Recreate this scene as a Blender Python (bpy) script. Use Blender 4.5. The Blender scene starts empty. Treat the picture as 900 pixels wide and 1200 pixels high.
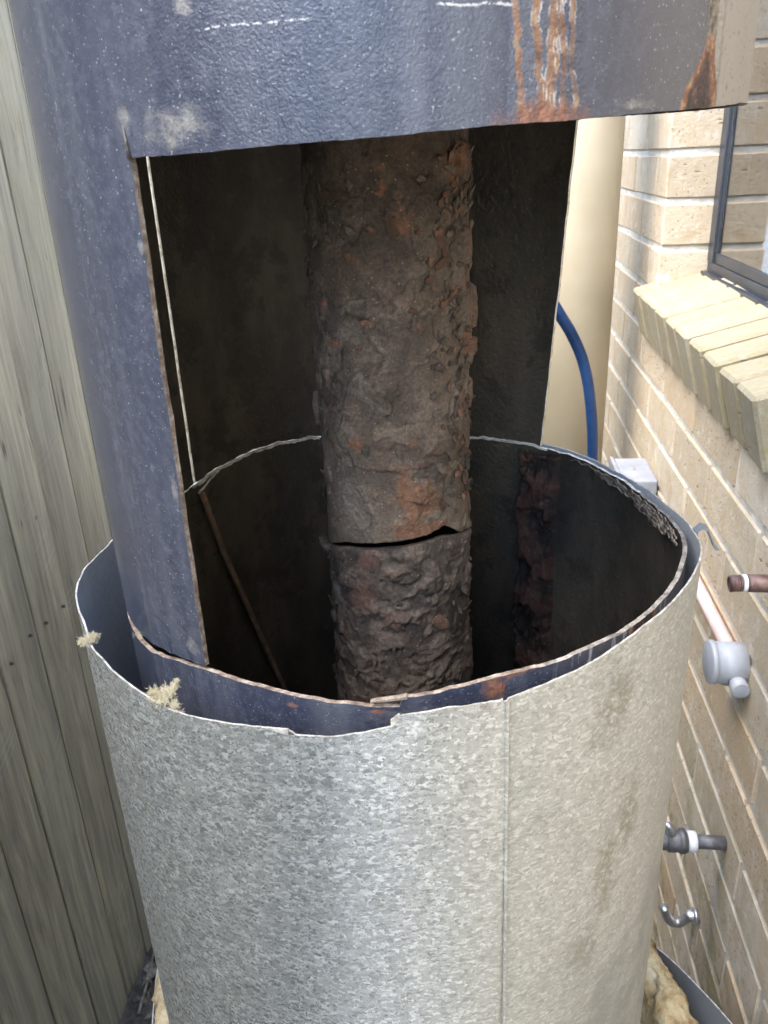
import bpy, bmesh, math, random
import numpy as np
from mathutils import Matrix, Vector

random.seed(7)
rng = np.random.default_rng(11)
SC = bpy.context.scene
COL = SC.collection
R_ = math.radians

# ------------------------------------------------------------------ camera
CAM = Vector((0.0632, -0.5708, 0.2587))
cd = bpy.data.cameras.new('camera')
cam = bpy.data.objects.new('camera', cd)
COL.objects.link(cam)
Mr = ((0.99339769, -0.00574218, 0.11457771),
      (0.10720779, 0.40197066, -0.90935476),
      (-0.0408352, 0.91563454, 0.39993233))
cam.matrix_world = Matrix.Translation(CAM) @ Matrix(Mr).to_4x4()
cd.sensor_fit = 'VERTICAL'
cd.sensor_height = 36.0
cd.sensor_width = 27.0
cd.lens = 950.0 / 1200.0 * 36.0
cd.clip_start = 0.01
cd.clip_end = 2000
cd.dof.use_dof = True
cd.dof.focus_distance = 0.60
cd.dof.aperture_fstop = 20.0
SC.camera = cam

# ------------------------------------------------------------------ sky and sun
SUN_EL, SUN_AZ = 58.0, -132.0      # azimuth: degrees from +Y (away from camera), negative = to the fence side
w = bpy.data.worlds.new('World')
SC.world = w
w.use_nodes = True
nt = w.node_tree
nt.nodes.clear()
sky = nt.nodes.new('ShaderNodeTexSky')
sky.sky_type = 'NISHITA'
sky.sun_disc = False
sky.sun_elevation = R_(SUN_EL)
sky.sun_rotation = R_(SUN_AZ)
sky.air_density = 1.0
sky.dust_density = 0.8
sky.ozone_density = 1.0
bg = nt.nodes.new('ShaderNodeBackground')
bg.inputs[1].default_value = 0.15
wo = nt.nodes.new('ShaderNodeOutputWorld')
nt.links.new(sky.outputs[0], bg.inputs[0])
nt.links.new(bg.outputs[0], wo.inputs[0])
sd = bpy.data.lights.new('sun', 'SUN')
sd.energy = 1.1
sd.angle = R_(50)
sd.color = (1.0, 0.93, 0.83)
sun = bpy.data.objects.new('sun', sd)
COL.objects.link(sun)
dirv = Vector((math.sin(R_(SUN_AZ)) * math.cos(R_(SUN_EL)), math.cos(R_(SUN_AZ)) * math.cos(R_(SUN_EL)), math.sin(R_(SUN_EL))))
sun.rotation_euler = dirv.to_track_quat('Z', 'Y').to_euler()
sun.location = dirv * 8

SC.view_settings.view_transform = 'Standard'
SC.view_settings.look = 'None'
SC.view_settings.gamma = 1.0
SC.view_settings.use_curve_mapping = False
SC.view_settings.exposure = 2.95
SC.render.engine = 'CYCLES'
SC.cycles.use_denoising = True
SC.cycles.max_bounces = 6
SC.cycles.diffuse_bounces = 4
SC.cycles.use_adaptive_sampling = True
SC.cycles.adaptive_threshold = 0.025
SC.cycles.glossy_bounces = 4
SC.cycles.caustics_reflective = False

# ------------------------------------------------------------------ constants of the place
GZ = -1.25                 # ground
TC, TR = 0.005, 0.2115     # tank axis x, radius
JC, JR = -0.009, 0.230     # jacket axis x, radius
WX = 0.414                 # brick wall face
FX = -0.613                # fence face


# ------------------------------------------------------------------ node helper
class S:
    """a socket with arithmetic"""
    def __init__(s, m, sock):
        s.m, s.s = m, sock

    def _op(s, op, *a):
        n = s.m.nodes.new('ShaderNodeMath')
        n.operation = op
        for i, v in enumerate((s,) + a):
            if isinstance(v, S):
                s.m.links.new(v.s, n.inputs[i])
            else:
                n.inputs[i].default_value = v
        return S(s.m, n.outputs[0])

    def __add__(s, o): return s._op('ADD', o)
    __radd__ = __add__
    def __mul__(s, o): return s._op('MULTIPLY', o)
    __rmul__ = __mul__
    def __sub__(s, o): return s._op('SUBTRACT', o)
    def __rsub__(s, o): return (s * -1.0) + o
    def __truediv__(s, o): return s._op('DIVIDE', o)
    def __pow__(s, o): return s._op('POWER', o)
    def abs(s): return s._op('ABSOLUTE')
    def max(s, o): return s._op('MAXIMUM', o)
    def min(s, o): return s._op('MINIMUM', o)

    def ss(s, a, b):
        """smoothstep a..b (a may exceed b)"""
        n = s.m.nodes.new('ShaderNodeMapRange')
        n.interpolation_type = 'SMOOTHSTEP'
        inv = a > b
        if inv:
            a, b = b, a
        s.m.links.new(s.s, n.inputs[0])
        n.inputs[1].default_value = a
        n.inputs[2].default_value = b
        n.inputs[3].default_value = 1.0 if inv else 0.0
        n.inputs[4].default_value = 0.0 if inv else 1.0
        return S(s.m, n.outputs[0])


class Mat:
    def __init__(s, name):
        s.mat = bpy.data.materials.new(name)
        s.mat.use_nodes = True
        s.t = s.mat.node_tree
        s.nodes, s.links = s.t.nodes, s.t.links
        s.b = s.nodes['Principled BSDF']
        s.tc = s.nodes.new('ShaderNodeTexCoord')

    def obj(s): return S(s, s.tc.outputs['Object'])

    def xyz(s, v=None):
        n = s.nodes.new('ShaderNodeSeparateXYZ')
        s.links.new((v or s.obj()).s, n.inputs[0])
        return [S(s, o) for o in n.outputs]

    def vec(s, x, y, z):
        n = s.nodes.new('ShaderNodeCombineXYZ')
        for i, v in enumerate((x, y, z)):
            if isinstance(v, S):
                s.links.new(v.s, n.inputs[i])
            else:
                n.inputs[i].default_value = v
        return S(s, n.outputs[0])

    def vmap(s, v, scale=(1, 1, 1), rot=(0, 0, 0), loc=(0, 0, 0)):
        n = s.nodes.new('ShaderNodeMapping')
        s.links.new(v.s, n.inputs[0])
        n.inputs['Scale'].default_value = scale
        n.inputs['Rotation'].default_value = rot
        n.inputs['Location'].default_value = loc
        return S(s, n.outputs[0])

    def vadd(s, a, b, k):
        n = s.nodes.new('ShaderNodeVectorMath')
        n.operation = 'MULTIPLY_ADD'
        s.links.new(b.s, n.inputs[0])
        n.inputs[1].default_value = (k, k, k)
        s.links.new(a.s, n.inputs[2])
        return S(s, n.outputs[0])

    def noise(s, v, scale, detail=4, rough=0.55, dist=0.0, color=False):
        n = s.nodes.new('ShaderNodeTexNoise')
        s.links.new(v.s, n.inputs['Vector'])
        n.inputs['Scale'].default_value = scale
        n.inputs['Detail'].default_value = detail
        n.inputs['Roughness'].default_value = rough
        n.inputs['Distortion'].default_value = dist
        return S(s, n.outputs[1 if color else 0])

    def vor(s, v, scale, feature='F1'):
        n = s.nodes.new('ShaderNodeTexVoronoi')
        n.feature = feature
        s.links.new(v.s, n.inputs['Vector'])
        n.inputs['Scale'].default_value = scale
        sep = None
        d = S(s, n.outputs['Distance'])
        if feature == 'F1':
            sp = s.nodes.new('ShaderNodeSeparateColor')
            s.links.new(n.outputs['Color'], sp.inputs[0])
            sep = [S(s, o) for o in sp.outputs]
        return d, sep

    def col(s, c):
        n = s.nodes.new('ShaderNodeRGB')
        n.outputs[0].default_value = (*c, 1)
        return S(s, n.outputs[0])

    def mix(s, f, a, b, mode='MIX'):
        n = s.nodes.new('ShaderNodeMix')
        n.data_type = 'RGBA'
        n.blend_type = mode
        for k, v in ((0, f), (6, a), (7, b)):
            if isinstance(v, S):
                s.links.new(v.s, n.inputs[k])
            elif k == 0:
                n.inputs[0].default_value = v
            else:
                n.inputs[k].default_value = (*v, 1)
        return S(s, n.outputs[2])

    def ramp(s, f, stops):
        n = s.nodes.new('ShaderNodeValToRGB')
        s.links.new(f.s, n.inputs[0])
        e = n.color_ramp.elements
        while len(e) < len(stops):
            e.new(0.5)
        for el, (p, c) in zip(e, stops):
            el.position = p
            el.color = (*c, 1)
        return S(s, n.outputs[0])

    def rnd(s):
        n = s.nodes.new('ShaderNodeObjectInfo')
        return S(s, n.outputs['Random'])

    def attr(s, name):
        n = s.nodes.new('ShaderNodeAttribute')
        n.attribute_name = name
        return S(s, n.outputs['Color'])

    def out(s, base=None, rough=None, metal=None, bump=None, strength=0.4, dist=0.002, spec=None, **kw):
        def put(k, v):
            if v is None:
                return
            if isinstance(v, S):
                s.links.new(v.s, s.b.inputs[k])
            elif isinstance(v, tuple):
                s.b.inputs[k].default_value = (*v, 1)
            else:
                s.b.inputs[k].default_value = v
        put('Base Color', base)
        put('Roughness', rough)
        put('Metallic', metal)
        put('Specular IOR Level', spec)
        for k, v in kw.items():
            put(k.replace('_', ' '), v)
        if bump is not None:
            n = s.nodes.new('ShaderNodeBump')
            n.inputs['Strength'].default_value = strength
            n.inputs['Distance'].default_value = dist
            s.links.new(bump.s, n.inputs['Height'])
            s.links.new(n.outputs[0], s.b.inputs['Normal'])
        return s.mat

    def phi(s):
        x, y, z = s.xyz()
        return x._op('ARCTAN2', y * -1.0) * 57.29578, z


# ------------------------------------------------------------------ materials
def gauss(m, p, z, p0, z0, sp, sz, v, amp=1.0, nscale=60):
    """soft irregular patch in (angle, height)"""
    if not hasattr(m, 'gn'):
        m.gn = {}
    if nscale not in m.gn:
        m.gn[nscale] = m.noise(v, nscale, 4, 0.65)
    n = m.gn[nscale]
    a = (p - p0) / sp
    b = (z - z0) / sz
    r = (a * a + b * b)._op('SQRT') + (n - 0.5) * 2.2
    return r.ss(1.25, 0.15) * amp


def m_enamel():
    m = Mat('blue_enamel')
    v = m.obj()
    p, z = m.phi()
    base = m.mix(m.noise(v, 9, 3), (0.020, 0.0245, 0.043), (0.038, 0.044, 0.068))
    # dusty vertical bands
    vb = m.vmap(v, (1, 1, 0.06))
    base = m.mix(m.noise(vb, 28, 3, 0.6).ss(0.45, 0.75) * 0.45, base, (0.125, 0.132, 0.150))
    # greyer towards the wall side of the ring
    base = m.mix(p.ss(22, 45) * 0.75, base, (0.115, 0.105, 0.10))
    base = m.mix(m.noise(v, 160, 4, 0.75).ss(0.40, 0.85) * 0.45, base, (0.12, 0.13, 0.16))
    # pale enamel flecks, with tiny glints painted in as colour
    d, c = m.vor(v, 520)
    sp = d.ss(0.30, 0.05) * c[0].ss(0.80, 0.95) * 0.8
    sp2 = m.noise(v, 620, 2, 0.6).ss(0.665, 0.76)
    specks = sp.max(sp2)
    base = m.mix(specks * 0.62, base, (0.40, 0.40, 0.40))
    # the two thin scratches and dust patches
    wob = (m.noise(v, 90, 4, 0.7) - 0.5)
    l1 = (z - 0.3093 - wob * 0.004).abs().ss(0.0006, 0.0001) * p.ss(-15.5, -14.5) * p.ss(-1.6, -2.8) * m.noise(v, 600, 2).ss(0.48, 0.56)
    l2 = (z - 0.3117 - wob * 0.004).abs().ss(0.0008, 0.0002) * p.ss(11.0, 12) * p.ss(20.2, 19) * m.noise(v, 700, 2).ss(0.38, 0.5)
    base = m.mix(l1.max(l2) * 0.65, base, (0.62, 0.62, 0.60))
    dust = gauss(m, p, z, -20.0, 0.2745, 5.2, 0.0085, v, 0.62)
    dust = dust.max(gauss(m, p, z, 36.2, 0.2756, 3.2, 0.0022, v, 0.8, 220))
    dust = dust.max(gauss(m, p, z, -27.8, 0.279, 1.2, 0.006, v, 0.6))
    dust = dust.max(gauss(m, p, z, -16.4, 0.318, 1.4, 0.004, v, 0.8))
    dust = dust.max(gauss(m, p, z, -28.9, 0.1, 0.7, 0.012, v, 0.7, 200))
    dust = dust.max(gauss(m, p, z, -30.6, 0.001, 1.7, 0.006, v, 0.7, 120))
    dust = dust.max(gauss(m, p, z, -28.2, 0.225, 0.5, 0.003, v, 0.8, 200))
    dust = dust.max(gauss(m, p, z, 6.0, -0.024, 7, 0.007, v, 0.35))
    base = m.mix(dust * (m.noise(v, 150, 4, 0.7).ss(0.30, 0.70) * 0.7), base, (0.33, 0.31, 0.24))
    # pale drips on the lip towards the wall
    vd = m.vmap(v, (1, 1, 0.15))
    drip = m.noise(vd, 170, 3, 0.6).ss(0.56, 0.64) * p.ss(26, 36) * z.ss(0.03, 0.0) * p.ss(66, 60)
    base = m.mix(drip * 0.7, base, (0.42, 0.41, 0.40))
    # rust runs: wandering centre lines
    wz = m.vec(0.0, 0.0, z)
    rust = None
    crust = None
    cn = m.noise(v, 240, 3, 0.7)
    cn2 = m.noise(v, 130, 4, 0.7).ss(0.44, 0.62)
    for i, (c0, c1, wd, ph) in enumerate(((19.8, 20.9, 0.42, 0.0), (22.2, 23.2, 0.50, 3.0), (24.4, 24.0, 0.62, 7.0), (25.4, 26.0, 0.36, 11.0), (26.6, 27.4, 0.26, 15.0), (24.9, 24.9, 0.22, 18.0))):
        wn = m.noise(m.vec(ph, ph * 0.7, z), 70, 3, 0.6) - 0.5
        cen = (z - 0.312) * ((c1 - c0) / -0.04) + c0 + wn * 3.0
        dd = (p - cen).abs()
        wv = (wn + 0.5) * wd * 1.5 + (cn - 0.5) * 0.35
        r = (dd - wv).ss(0.20, -0.10)
        rust = r if rust is None else rust.max(r)
        e = (dd - wv - 0.16).abs().ss(0.16, 0.02) * cn2
        crust = e if crust is None else crust.max(e)
    zr = z.ss(0.2690, 0.2730)
    rust = rust * zr
    rustcol = m.ramp(m.noise(v, 130, 5, 0.7), [(0.34, (0.065, 0.032, 0.020)), (0.5, (0.20, 0.095, 0.042)), (0.68, (0.31, 0.215, 0.115))])
    base = m.mix(rust * (m.noise(v, 90, 3, 0.7).ss(0.25, 0.55) * 0.6 + 0.35), base, rustcol)
    base = m.mix(crust * (z.ss(0.272, 0.279)) * p.ss(21.0, 22.0) * p.ss(28.5, 27) * 0.65, base, (0.52, 0.49, 0.47))
    foot = gauss(m, p, z, 23.5, 0.2715, 6.5, 0.0062, v, 0.95, 90)
    foot = foot.max(gauss(m, p, z, 18.8, -0.010, 2.2, 0.009, v, 0.9, 90))
    foot = foot.max(gauss(m, p, z, 17.5, -0.001, 9.0, 0.003, v, 0.85, 90))
    foot = foot.max(gauss(m, p, z, 1.5, -0.019, 1.6, 0.0016, v, 0.8, 150))
    foot = foot.max(gauss(m, p, z, -12.0, -0.020, 1.0, 0.0016, v, 0.8, 150))
    base = m.mix(foot, base, m.ramp(m.noise(v, 220, 5, 0.7), [(0.35, (0.09, 0.032, 0.020)), (0.65, (0.26, 0.115, 0.065))]))
    # big corroded scar: a leaning tongue that widens downwards
    t = z.ss(0.3015, 0.2745)
    left = 48.8 - 4.4 * t + (m.noise(v, 120, 4, 0.7) - 0.5) * 1.6
    right = 51.1 + 2.0 * t + (m.noise(m.vmap(v, loc=(3, 1, 2)), 120, 4, 0.7) - 0.5) * 1.2
    ins = (p - left).ss(-0.2, 0.25) * (right - p).ss(-0.2, 0.25)
    core = (p - left).ss(0.5, 1.4) * (right - p).ss(0.9, 2.0)
    upper = z.ss(0.300, 0.306)
    sc = m.mix(core, m.ramp(m.noise(v, 150, 5, 0.75), [(0.3, (0.09, 0.032, 0.014)), (0.52, (0.23, 0.095, 0.042)), (0.68, (0.44, 0.29, 0.17))]),
               m.ramp(m.noise(v, 130, 5, 0.8), [(0.35, (0.016, 0.011, 0.010)), (0.56, (0.062, 0.030, 0.021)), (0.72, (0.20, 0.12, 0.07))]))
    sc = m.mix(upper, sc, m.ramp(m.noise(v, 200, 5, 0.8), [(0.4, (0.05, 0.04, 0.035)), (0.6, (0.30, 0.25, 0.17))]))
    base = m.mix(ins, base, sc)
    # grey-beige right of the scar: the bricks' reflection put into the colour
    pale = (p - right).ss(-0.1, 0.2)
    pr = m.mix(m.noise(v, 420, 3, 0.7).ss(0.60, 0.68), (0.30, 0.265, 0.22), (0.10, 0.085, 0.07))
    base = m.mix(pale * z.ss(0.20, 0.25), base, pr)
    rough = m.noise(v, 40, 4) * 0.24 + 0.11 + rust * 0.4 + foot * 0.4 + ins * 0.4 + dust * 0.35 + pale * 0.3
    peel = m.noise(v, 680, 3, 0.65) * (p.ss(-40, -5) * 0.55 + 0.45)
    scar = p.ss(46, 48) * p.ss(53.5, 52.5) * z.ss(0.26, 0.27)
    runs = p.ss(19, 20) * p.ss(28.5, 27.5) * z.ss(0.26, 0.27)
    bump = peel + (scar * 4.0 + runs * 1.6) * m.noise(v, 240, 3, 0.7)
    return m.out(base, rough._op('MINIMUM', 0.9), 0.0, bump, 0.6, 0.0009, spec=0.7)


def m_inner():
    m = Mat('tank_lining')
    v = m.obj()
    n1 = m.noise(m.vmap(v, (1, 1, 0.35)), 16, 6, 0.65)
    n2 = m.noise(v, 75, 5, 0.7)
    c = m.ramp(n1, [(0.32, (0.024, 0.023, 0.019)), (0.5, (0.052, 0.046, 0.036)), (0.68, (0.100, 0.082, 0.060))])
    c = m.mix(n2.ss(0.54, 0.72) * 0.75, c, (0.105, 0.060, 0.040))
    c = m.mix(m.noise(v, 30, 5, 0.7).ss(0.52, 0.60) * 0.5, c, (0.018, 0.016, 0.014))
    c = m.mix(m.noise(v, 210, 4, 0.7).ss(0.62, 0.72) * 0.5, c, (0.13, 0.12, 0.105))
    return m.out(c, 0.62 - n2 * 0.25, 0.0, n2 + m.noise(v, 260, 3), 0.6, 0.002)


def m_cutedge():
    m = Mat('cut_steel_edge')
    v = m.obj()
    n = m.noise(v, 120, 5, 0.75)
    c = m.ramp(n, [(0.34, (0.34, 0.27, 0.19)), (0.46, (0.62, 0.57, 0.48)), (0.6, (0.84, 0.82, 0.76))])
    return m.out(c, 0.55, 0.0, m.noise(v, 500, 3), 0.6, 0.001)


def m_rustedge():
    m = Mat('rusted_edge')
    v = m.obj()
    n = m.noise(v, 150, 5, 0.75)
    c = m.ramp(n, [(0.32, (0.07, 0.045, 0.032)), (0.5, (0.20, 0.155, 0.12)), (0.68, (0.42, 0.38, 0.33))])
    return m.out(c, 0.8, 0.0, n, 0.9, 0.002)


def m_zincedge():
    m = Mat('zinc_cut_edge')
    v = m.obj()
    c = m.ramp(m.noise(v, 180, 4, 0.7), [(0.36, (0.22, 0.20, 0.17)), (0.64, (0.62, 0.61, 0.58))])
    return m.out(c, 0.42, 0.3)


def m_galv(name, inner=False):
    m = Mat(name)
    v = m.obj()
    p, z = m.phi()
    arc = p * (JR / 57.29578)
    uv = m.vec(arc, z, 0.0)
    nv = m.noise(uv, 260, 3, 0.6, color=True)
    uv2 = m.vadd(uv, nv, 0.0060)
    vals = []
    for rot, sc in ((0.45, (0.7, 1.9, 1)), (-0.6, (0.95, 2.4, 1)), (1.6, (0.8, 1.8, 1))):
        d, c = m.vor(m.vmap(uv2, sc, (0, 0, rot)), 320)
        vals.append(c[0])
    pick, pc = m.vor(uv2, 240)
    a = pc[1].ss(0.36, 0.40)
    b = pc[1].ss(0.74, 0.78)
    val = vals[0] * (1.0 - a) + vals[1] * (a * (1.0 - b)) + vals[2] * b
    fine = m.noise(uv, 620, 3, 0.7)
    val = val * 0.70 + fine * 0.55 - 0.125
    if inner:
        c = m.ramp(val, [(0.0, (0.48, 0.50, 0.51)), (1.0, (0.66, 0.68, 0.69))])
        return m.out(c, 0.42 + val * 0.1, 0.15, m.noise(v, 200, 3), 0.15, 0.001)
    c = m.ramp(val, [(0.14, (0.33, 0.355, 0.365)), (0.32, (0.47, 0.505, 0.515)), (0.62, (0.56, 0.595, 0.605)), (0.84, (0.88, 0.93, 0.94))])
    # warm reflection of the brick wall painted into the zinc's colour
    wall_refl = p.ss(8, 26)
    c = m.mix(wall_refl * 0.60, c, m.mix(val, (0.36, 0.345, 0.275), (0.53, 0.51, 0.425)))
    # dirt marks
    big = m.noise(uv, 26, 5, 0.7)
    st = gauss(m, p, z, 41.0, -0.038, 5.0, 0.036, v, 0.9, 45)
    st = st.max(gauss(m, p, z, 47.5, -0.135, 3.4, 0.046, v, 0.85, 45))
    st = st.max(gauss(m, p, z, 43.0, -0.178, 4.6, 0.044, v, 0.9, 45))
    st = st.max(gauss(m, p, z, 38.5, -0.232, 6.0, 0.040, v, 0.85, 45))
    st = st.max(gauss(m, p, z, 29.5, -0.100, 5.0, 0.016, v, 0.45, 45))
    st = st.max(gauss(m, p, z, 12.0, -0.235, 3.0, 0.050, v, 0.35, 45))
    c = m.mix(st * m.noise(v, 200, 4, 0.75).ss(0.22, 0.62) * 0.85, c, (0.17, 0.140, 0.072))
    grey = z.ss(-0.19, -0.29) * p.ss(28, 44) * big.ss(0.35, 0.6)
    c = m.mix(grey * 0.6, c, (0.25, 0.26, 0.26))
    rust = m.noise(uv, 55, 5, 0.75).ss(0.68, 0.76)
    c = m.mix(rust * 0.45, c, (0.26, 0.17, 0.10))
    c = m.mix(big.ss(0.5, 0.75) * 0.3, c, (0.30, 0.31, 0.29))
    metal = 0.80 - wall_refl * 0.22 - st * 0.35
    rough = 0.21 + val * 0.14 + wall_refl * 0.14 + st * 0.2
    return m.out(c, rough, metal, fine + val * 0.4, 0.16, 0.0006)


def m_flue():
    m = Mat('scaled_iron')
    v = m.obj()
    a = m.attr('Col')
    n = m.noise(v, 420, 5, 0.75)
    c = m.mix(n.ss(0.30, 0.75), m.mix(1.0, a, (0.62, 0.60, 0.58), 'MULTIPLY'), m.mix(1.0, a, (1.35, 1.3, 1.25), 'MULTIPLY'))
    d, cc = m.vor(v, 420)
    c = m.mix(d.ss(0.28, 0.1) * cc[0].ss(0.86, 0.9) * 0.6, c, (0.36, 0.33, 0.29))
    return m.out(c, 0.78, 0.0, n + m.noise(v, 1100, 2) * 0.5, 0.7, 0.0015, spec=0.35)


def m_wood():
    m = Mat('weathered_paling')
    n = m.nodes.new('ShaderNodeNewGeometry')
    v0 = S(m, n.outputs['Position'])
    rnd = m.rnd()
    ax, ay, az = m.xyz(v0)
    v = m.vec(ax + rnd * 9.0, ay + rnd * 5.0, az + rnd * 31.0)
    warp = m.noise(m.vmap(v, (1, 1, 0.35)), 6, 2, color=True)
    vg = m.vadd(m.vmap(v, (1, 1, 0.045)), warp, 0.035)
    grain = m.noise(vg, 120, 4, 0.65)
    broad = m.noise(m.vmap(v, (1, 1, 0.12)), 14, 4, 0.6)
    c = m.ramp(grain, [(0.25, (0.34, 0.30, 0.20)), (0.5, (0.61, 0.55, 0.40)), (0.75, (0.77, 0.71, 0.55))])
    c = m.mix(broad.ss(0.4, 0.7) * 0.5, c, (0.34, 0.33, 0.25))
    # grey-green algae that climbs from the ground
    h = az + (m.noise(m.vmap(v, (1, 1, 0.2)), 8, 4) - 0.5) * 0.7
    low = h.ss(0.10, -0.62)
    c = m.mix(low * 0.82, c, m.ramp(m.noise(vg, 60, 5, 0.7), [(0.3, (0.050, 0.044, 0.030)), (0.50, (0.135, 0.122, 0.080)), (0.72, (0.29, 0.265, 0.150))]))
    # dark stains and knots
    d, cc = m.vor(m.vmap(v, (1, 9, 4.0)), 1.0)
    st = m.noise(m.vmap(v, (1, 1, 0.25)), 18, 5, 0.7).ss(0.58, 0.76)
    c = m.mix(st * 0.65, c, (0.085, 0.076, 0.052))
    gs = m.noise(m.vmap(v, (1, 1, 0.08)), 34, 4, 0.65).ss(0.55, 0.72)
    c = m.mix(gs * 0.40, c, (0.46, 0.43, 0.25))
    knot = d.ss(0.13, 0.04) * cc[0].ss(0.5, 0.52)
    c = m.mix(knot * 0.5, c, (0.09, 0.08, 0.055))
    # rough saw marks, a diagonal rib
    diag = m.vec(0.0, ay * 1.0 + az * -2.2, 0.0)
    saw = m.noise(diag, 70, 2, 0.6) * m.noise(v, 5, 2).ss(0.5, 0.65)
    c = m.mix(saw.ss(0.45, 0.7) * 0.18, c, (0.62, 0.61, 0.55))
    fg = m.noise(m.vmap(v, (1, 1, 0.016)), 420, 3, 0.7)
    c = m.mix(fg.ss(0.56, 0.70) * 0.45, c, (0.10, 0.09, 0.065))
    crack = (m.noise(m.vmap(vg, (1, 1, 0.5)), 46, 2, 0.5) - 0.5).abs().ss(0.010, 0.002) * m.noise(v, 7, 3).ss(0.5, 0.6)
    c = m.mix(crack * 0.7, c, (0.04, 0.035, 0.025))
    c = m.mix(0.08, c, (0.30, 0.295, 0.27))
    c = m.mix(rnd * 0.22, c, (0.20, 0.195, 0.16))
    return m.out(c, 0.85, 0.0, grain + saw * 0.5 + m.noise(v, 350, 3) * 0.3, 0.6, 0.003)


def m_brick(name, dark=0.0):
    m = Mat(name)
    n = m.nodes.new('ShaderNodeNewGeometry')
    v = S(m, n.outputs['Position'])
    rnd = m.rnd()
    ax, ay, az = m.xyz(v)
    v = m.vec(ax + rnd * 3.0, ay + rnd * 7.0, az)
    c = m.ramp(rnd, [(0.0, (0.50, 0.375, 0.24)), (0.3, (0.56, 0.47, 0.34)), (0.6, (0.46, 0.38, 0.27)), (1.0, (0.59, 0.51, 0.39))])
    c = m.mix(m.noise(v, 22, 5, 0.65).ss(0.42, 0.72) * 0.65, c, (0.46, 0.34, 0.20))
    c = m.mix(m.noise(m.vmap(v, (1, 1, 1), loc=(5, 5, 5)), 34, 4, 0.65).ss(0.52, 0.75) * 0.6, c, (0.70, 0.66, 0.57))
    d, cc = m.vor(v, 150)
    c = m.mix(d.ss(0.30, 0.14) * cc[0].ss(0.78, 0.82) * 0.8, c, (0.17, 0.13, 0.10))
    d2, c2 = m.vor(m.vmap(v, (1, 1, 2.5)), 42)
    c = m.mix(d2.ss(0.24, 0.14) * c2[0].ss(0.72, 0.76) * 0.6, c, (0.22, 0.15, 0.09))
    # moss low down on the wall
    moss = az.ss(-0.50, -1.0) * m.noise(v, 9, 5, 0.7).ss(0.47, 0.62)
    c = m.mix(moss * 0.75, c, (0.17, 0.165, 0.06))
    if dark:
        c = m.mix(0.75, c, (0.27, 0.24, 0.165))
        c = m.mix(m.noise(m.vmap(v, (1, 1, 0.4)), 40, 4, 0.7).ss(0.4, 0.65) * 0.55, c, (0.33, 0.29, 0.16))
        c = m.mix(m.noise(m.vmap(v, (1, 4, 1)), 50, 4, 0.7).ss(0.5, 0.7) * 0.30, c, (0.60, 0.56, 0.44))
    return m.out(c, 0.9, 0.0, m.noise(v, 180, 5, 0.7) + m.noise(v, 26, 3) * 1.2 - d2.ss(0.24, 0.14) * c2[0].ss(0.72, 0.76) * 0.7, 0.75, 0.0028, spec=0.25)


def simple(name, ca, cb, scale=40, rough=0.6, metal=0.0, bump=0.3, dist=0.001, detail=4, **kw):
    m = Mat(name)
    v = m.obj()
    n = m.noise(v, scale, detail, 0.65)
    return m.out(m.mix(n.ss(0.3, 0.7), ca, cb), rough, metal, m.noise(v, scale * 5, 3), bump, dist, **kw)


GREYEDGE = simple('crumbly_grey_edge', (0.085, 0.070, 0.058), (0.36, 0.33, 0.29), 130, 0.8, 0.0, 0.9, 0.002, 5)
ENAMEL, INNER, CUT, RUSTEDGE, ZEDGE = m_enamel(), m_inner(), m_cutedge(), m_rustedge(), m_zincedge()
GALV, GALVIN, FLUE = m_galv('galvanised_spangle'), m_galv('galvanised_inside', True), m_flue()
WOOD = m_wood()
BRICK, SILLBRICK = m_brick('cream_brick'), m_brick('sill_brick_mat', 1.0)
MORTAR = simple('pale_mortar', (0.50, 0.45, 0.37), (0.70, 0.67, 0.60), 25, 0.95, 0, 0.9, 0.003)
ALU = simple('grey_blue_aluminium', (0.036, 0.043, 0.056), (0.052, 0.060, 0.074), 20, 0.38, 0.3, 0.1)
CREAM = simple('cream_pvc', (0.46, 0.39, 0.265), (0.51, 0.44, 0.31), 8, 0.42, 0, 0.08)
HOSE = simple('blue_hose_plastic', (0.010, 0.035, 0.11), (0.016, 0.055, 0.16), 30, 0.2, 0, 0.05)
GREYPVC = simple('pale_grey_pvc', (0.36, 0.37, 0.385), (0.43, 0.44, 0.455), 30, 0.4, 0, 0.08)
DARKPVC = simple('dark_grey_pvc', (0.30, 0.31, 0.33), (0.36, 0.37, 0.39), 30, 0.5, 0, 0.08)  # slightly darker grey than the conduit box
PINK = simple('pinkish_conduit', (0.60, 0.43, 0.38), (0.70, 0.54, 0.49), 20, 0.45, 0, 0.08)
WHITEBOX = simple('white_plastic', (0.26, 0.275, 0.31), (0.34, 0.355, 0.39), 20, 0.4, 0, 0.05)
COPPER = simple('tarnished_copper', (0.13, 0.075, 0.06), (0.24, 0.15, 0.125), 90, 0.5, 0.55, 0.5)
GREYPIPE = simple('dull_grey_pipe', (0.10, 0.10, 0.105), (0.17, 0.165, 0.16), 90, 0.5, 0.4, 0.4)
TAPE = simple('white_thread_tape', (0.70, 0.70, 0.70), (0.82, 0.82, 0.80), 120, 0.6, 0, 0.5)
CHROME = simple('worn_chrome', (0.50, 0.50, 0.50), (0.66, 0.66, 0.65), 60, 0.4, 0.95, 0.2)
FOAM = Mat('yellowed_insulation')
_v = FOAM.obj()
FOAM = FOAM.out(FOAM.ramp(FOAM.noise(_v, 26, 6, 0.7), [(0.28, (0.13, 0.075, 0.035)), (0.42, (0.42, 0.29, 0.13)), (0.55, (0.62, 0.50, 0.29)), (0.72, (0.70, 0.63, 0.50))]), 0.95, 0.0,
                FOAM.noise(_v, 130, 5, 0.75), 1.0, 0.006)
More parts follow.
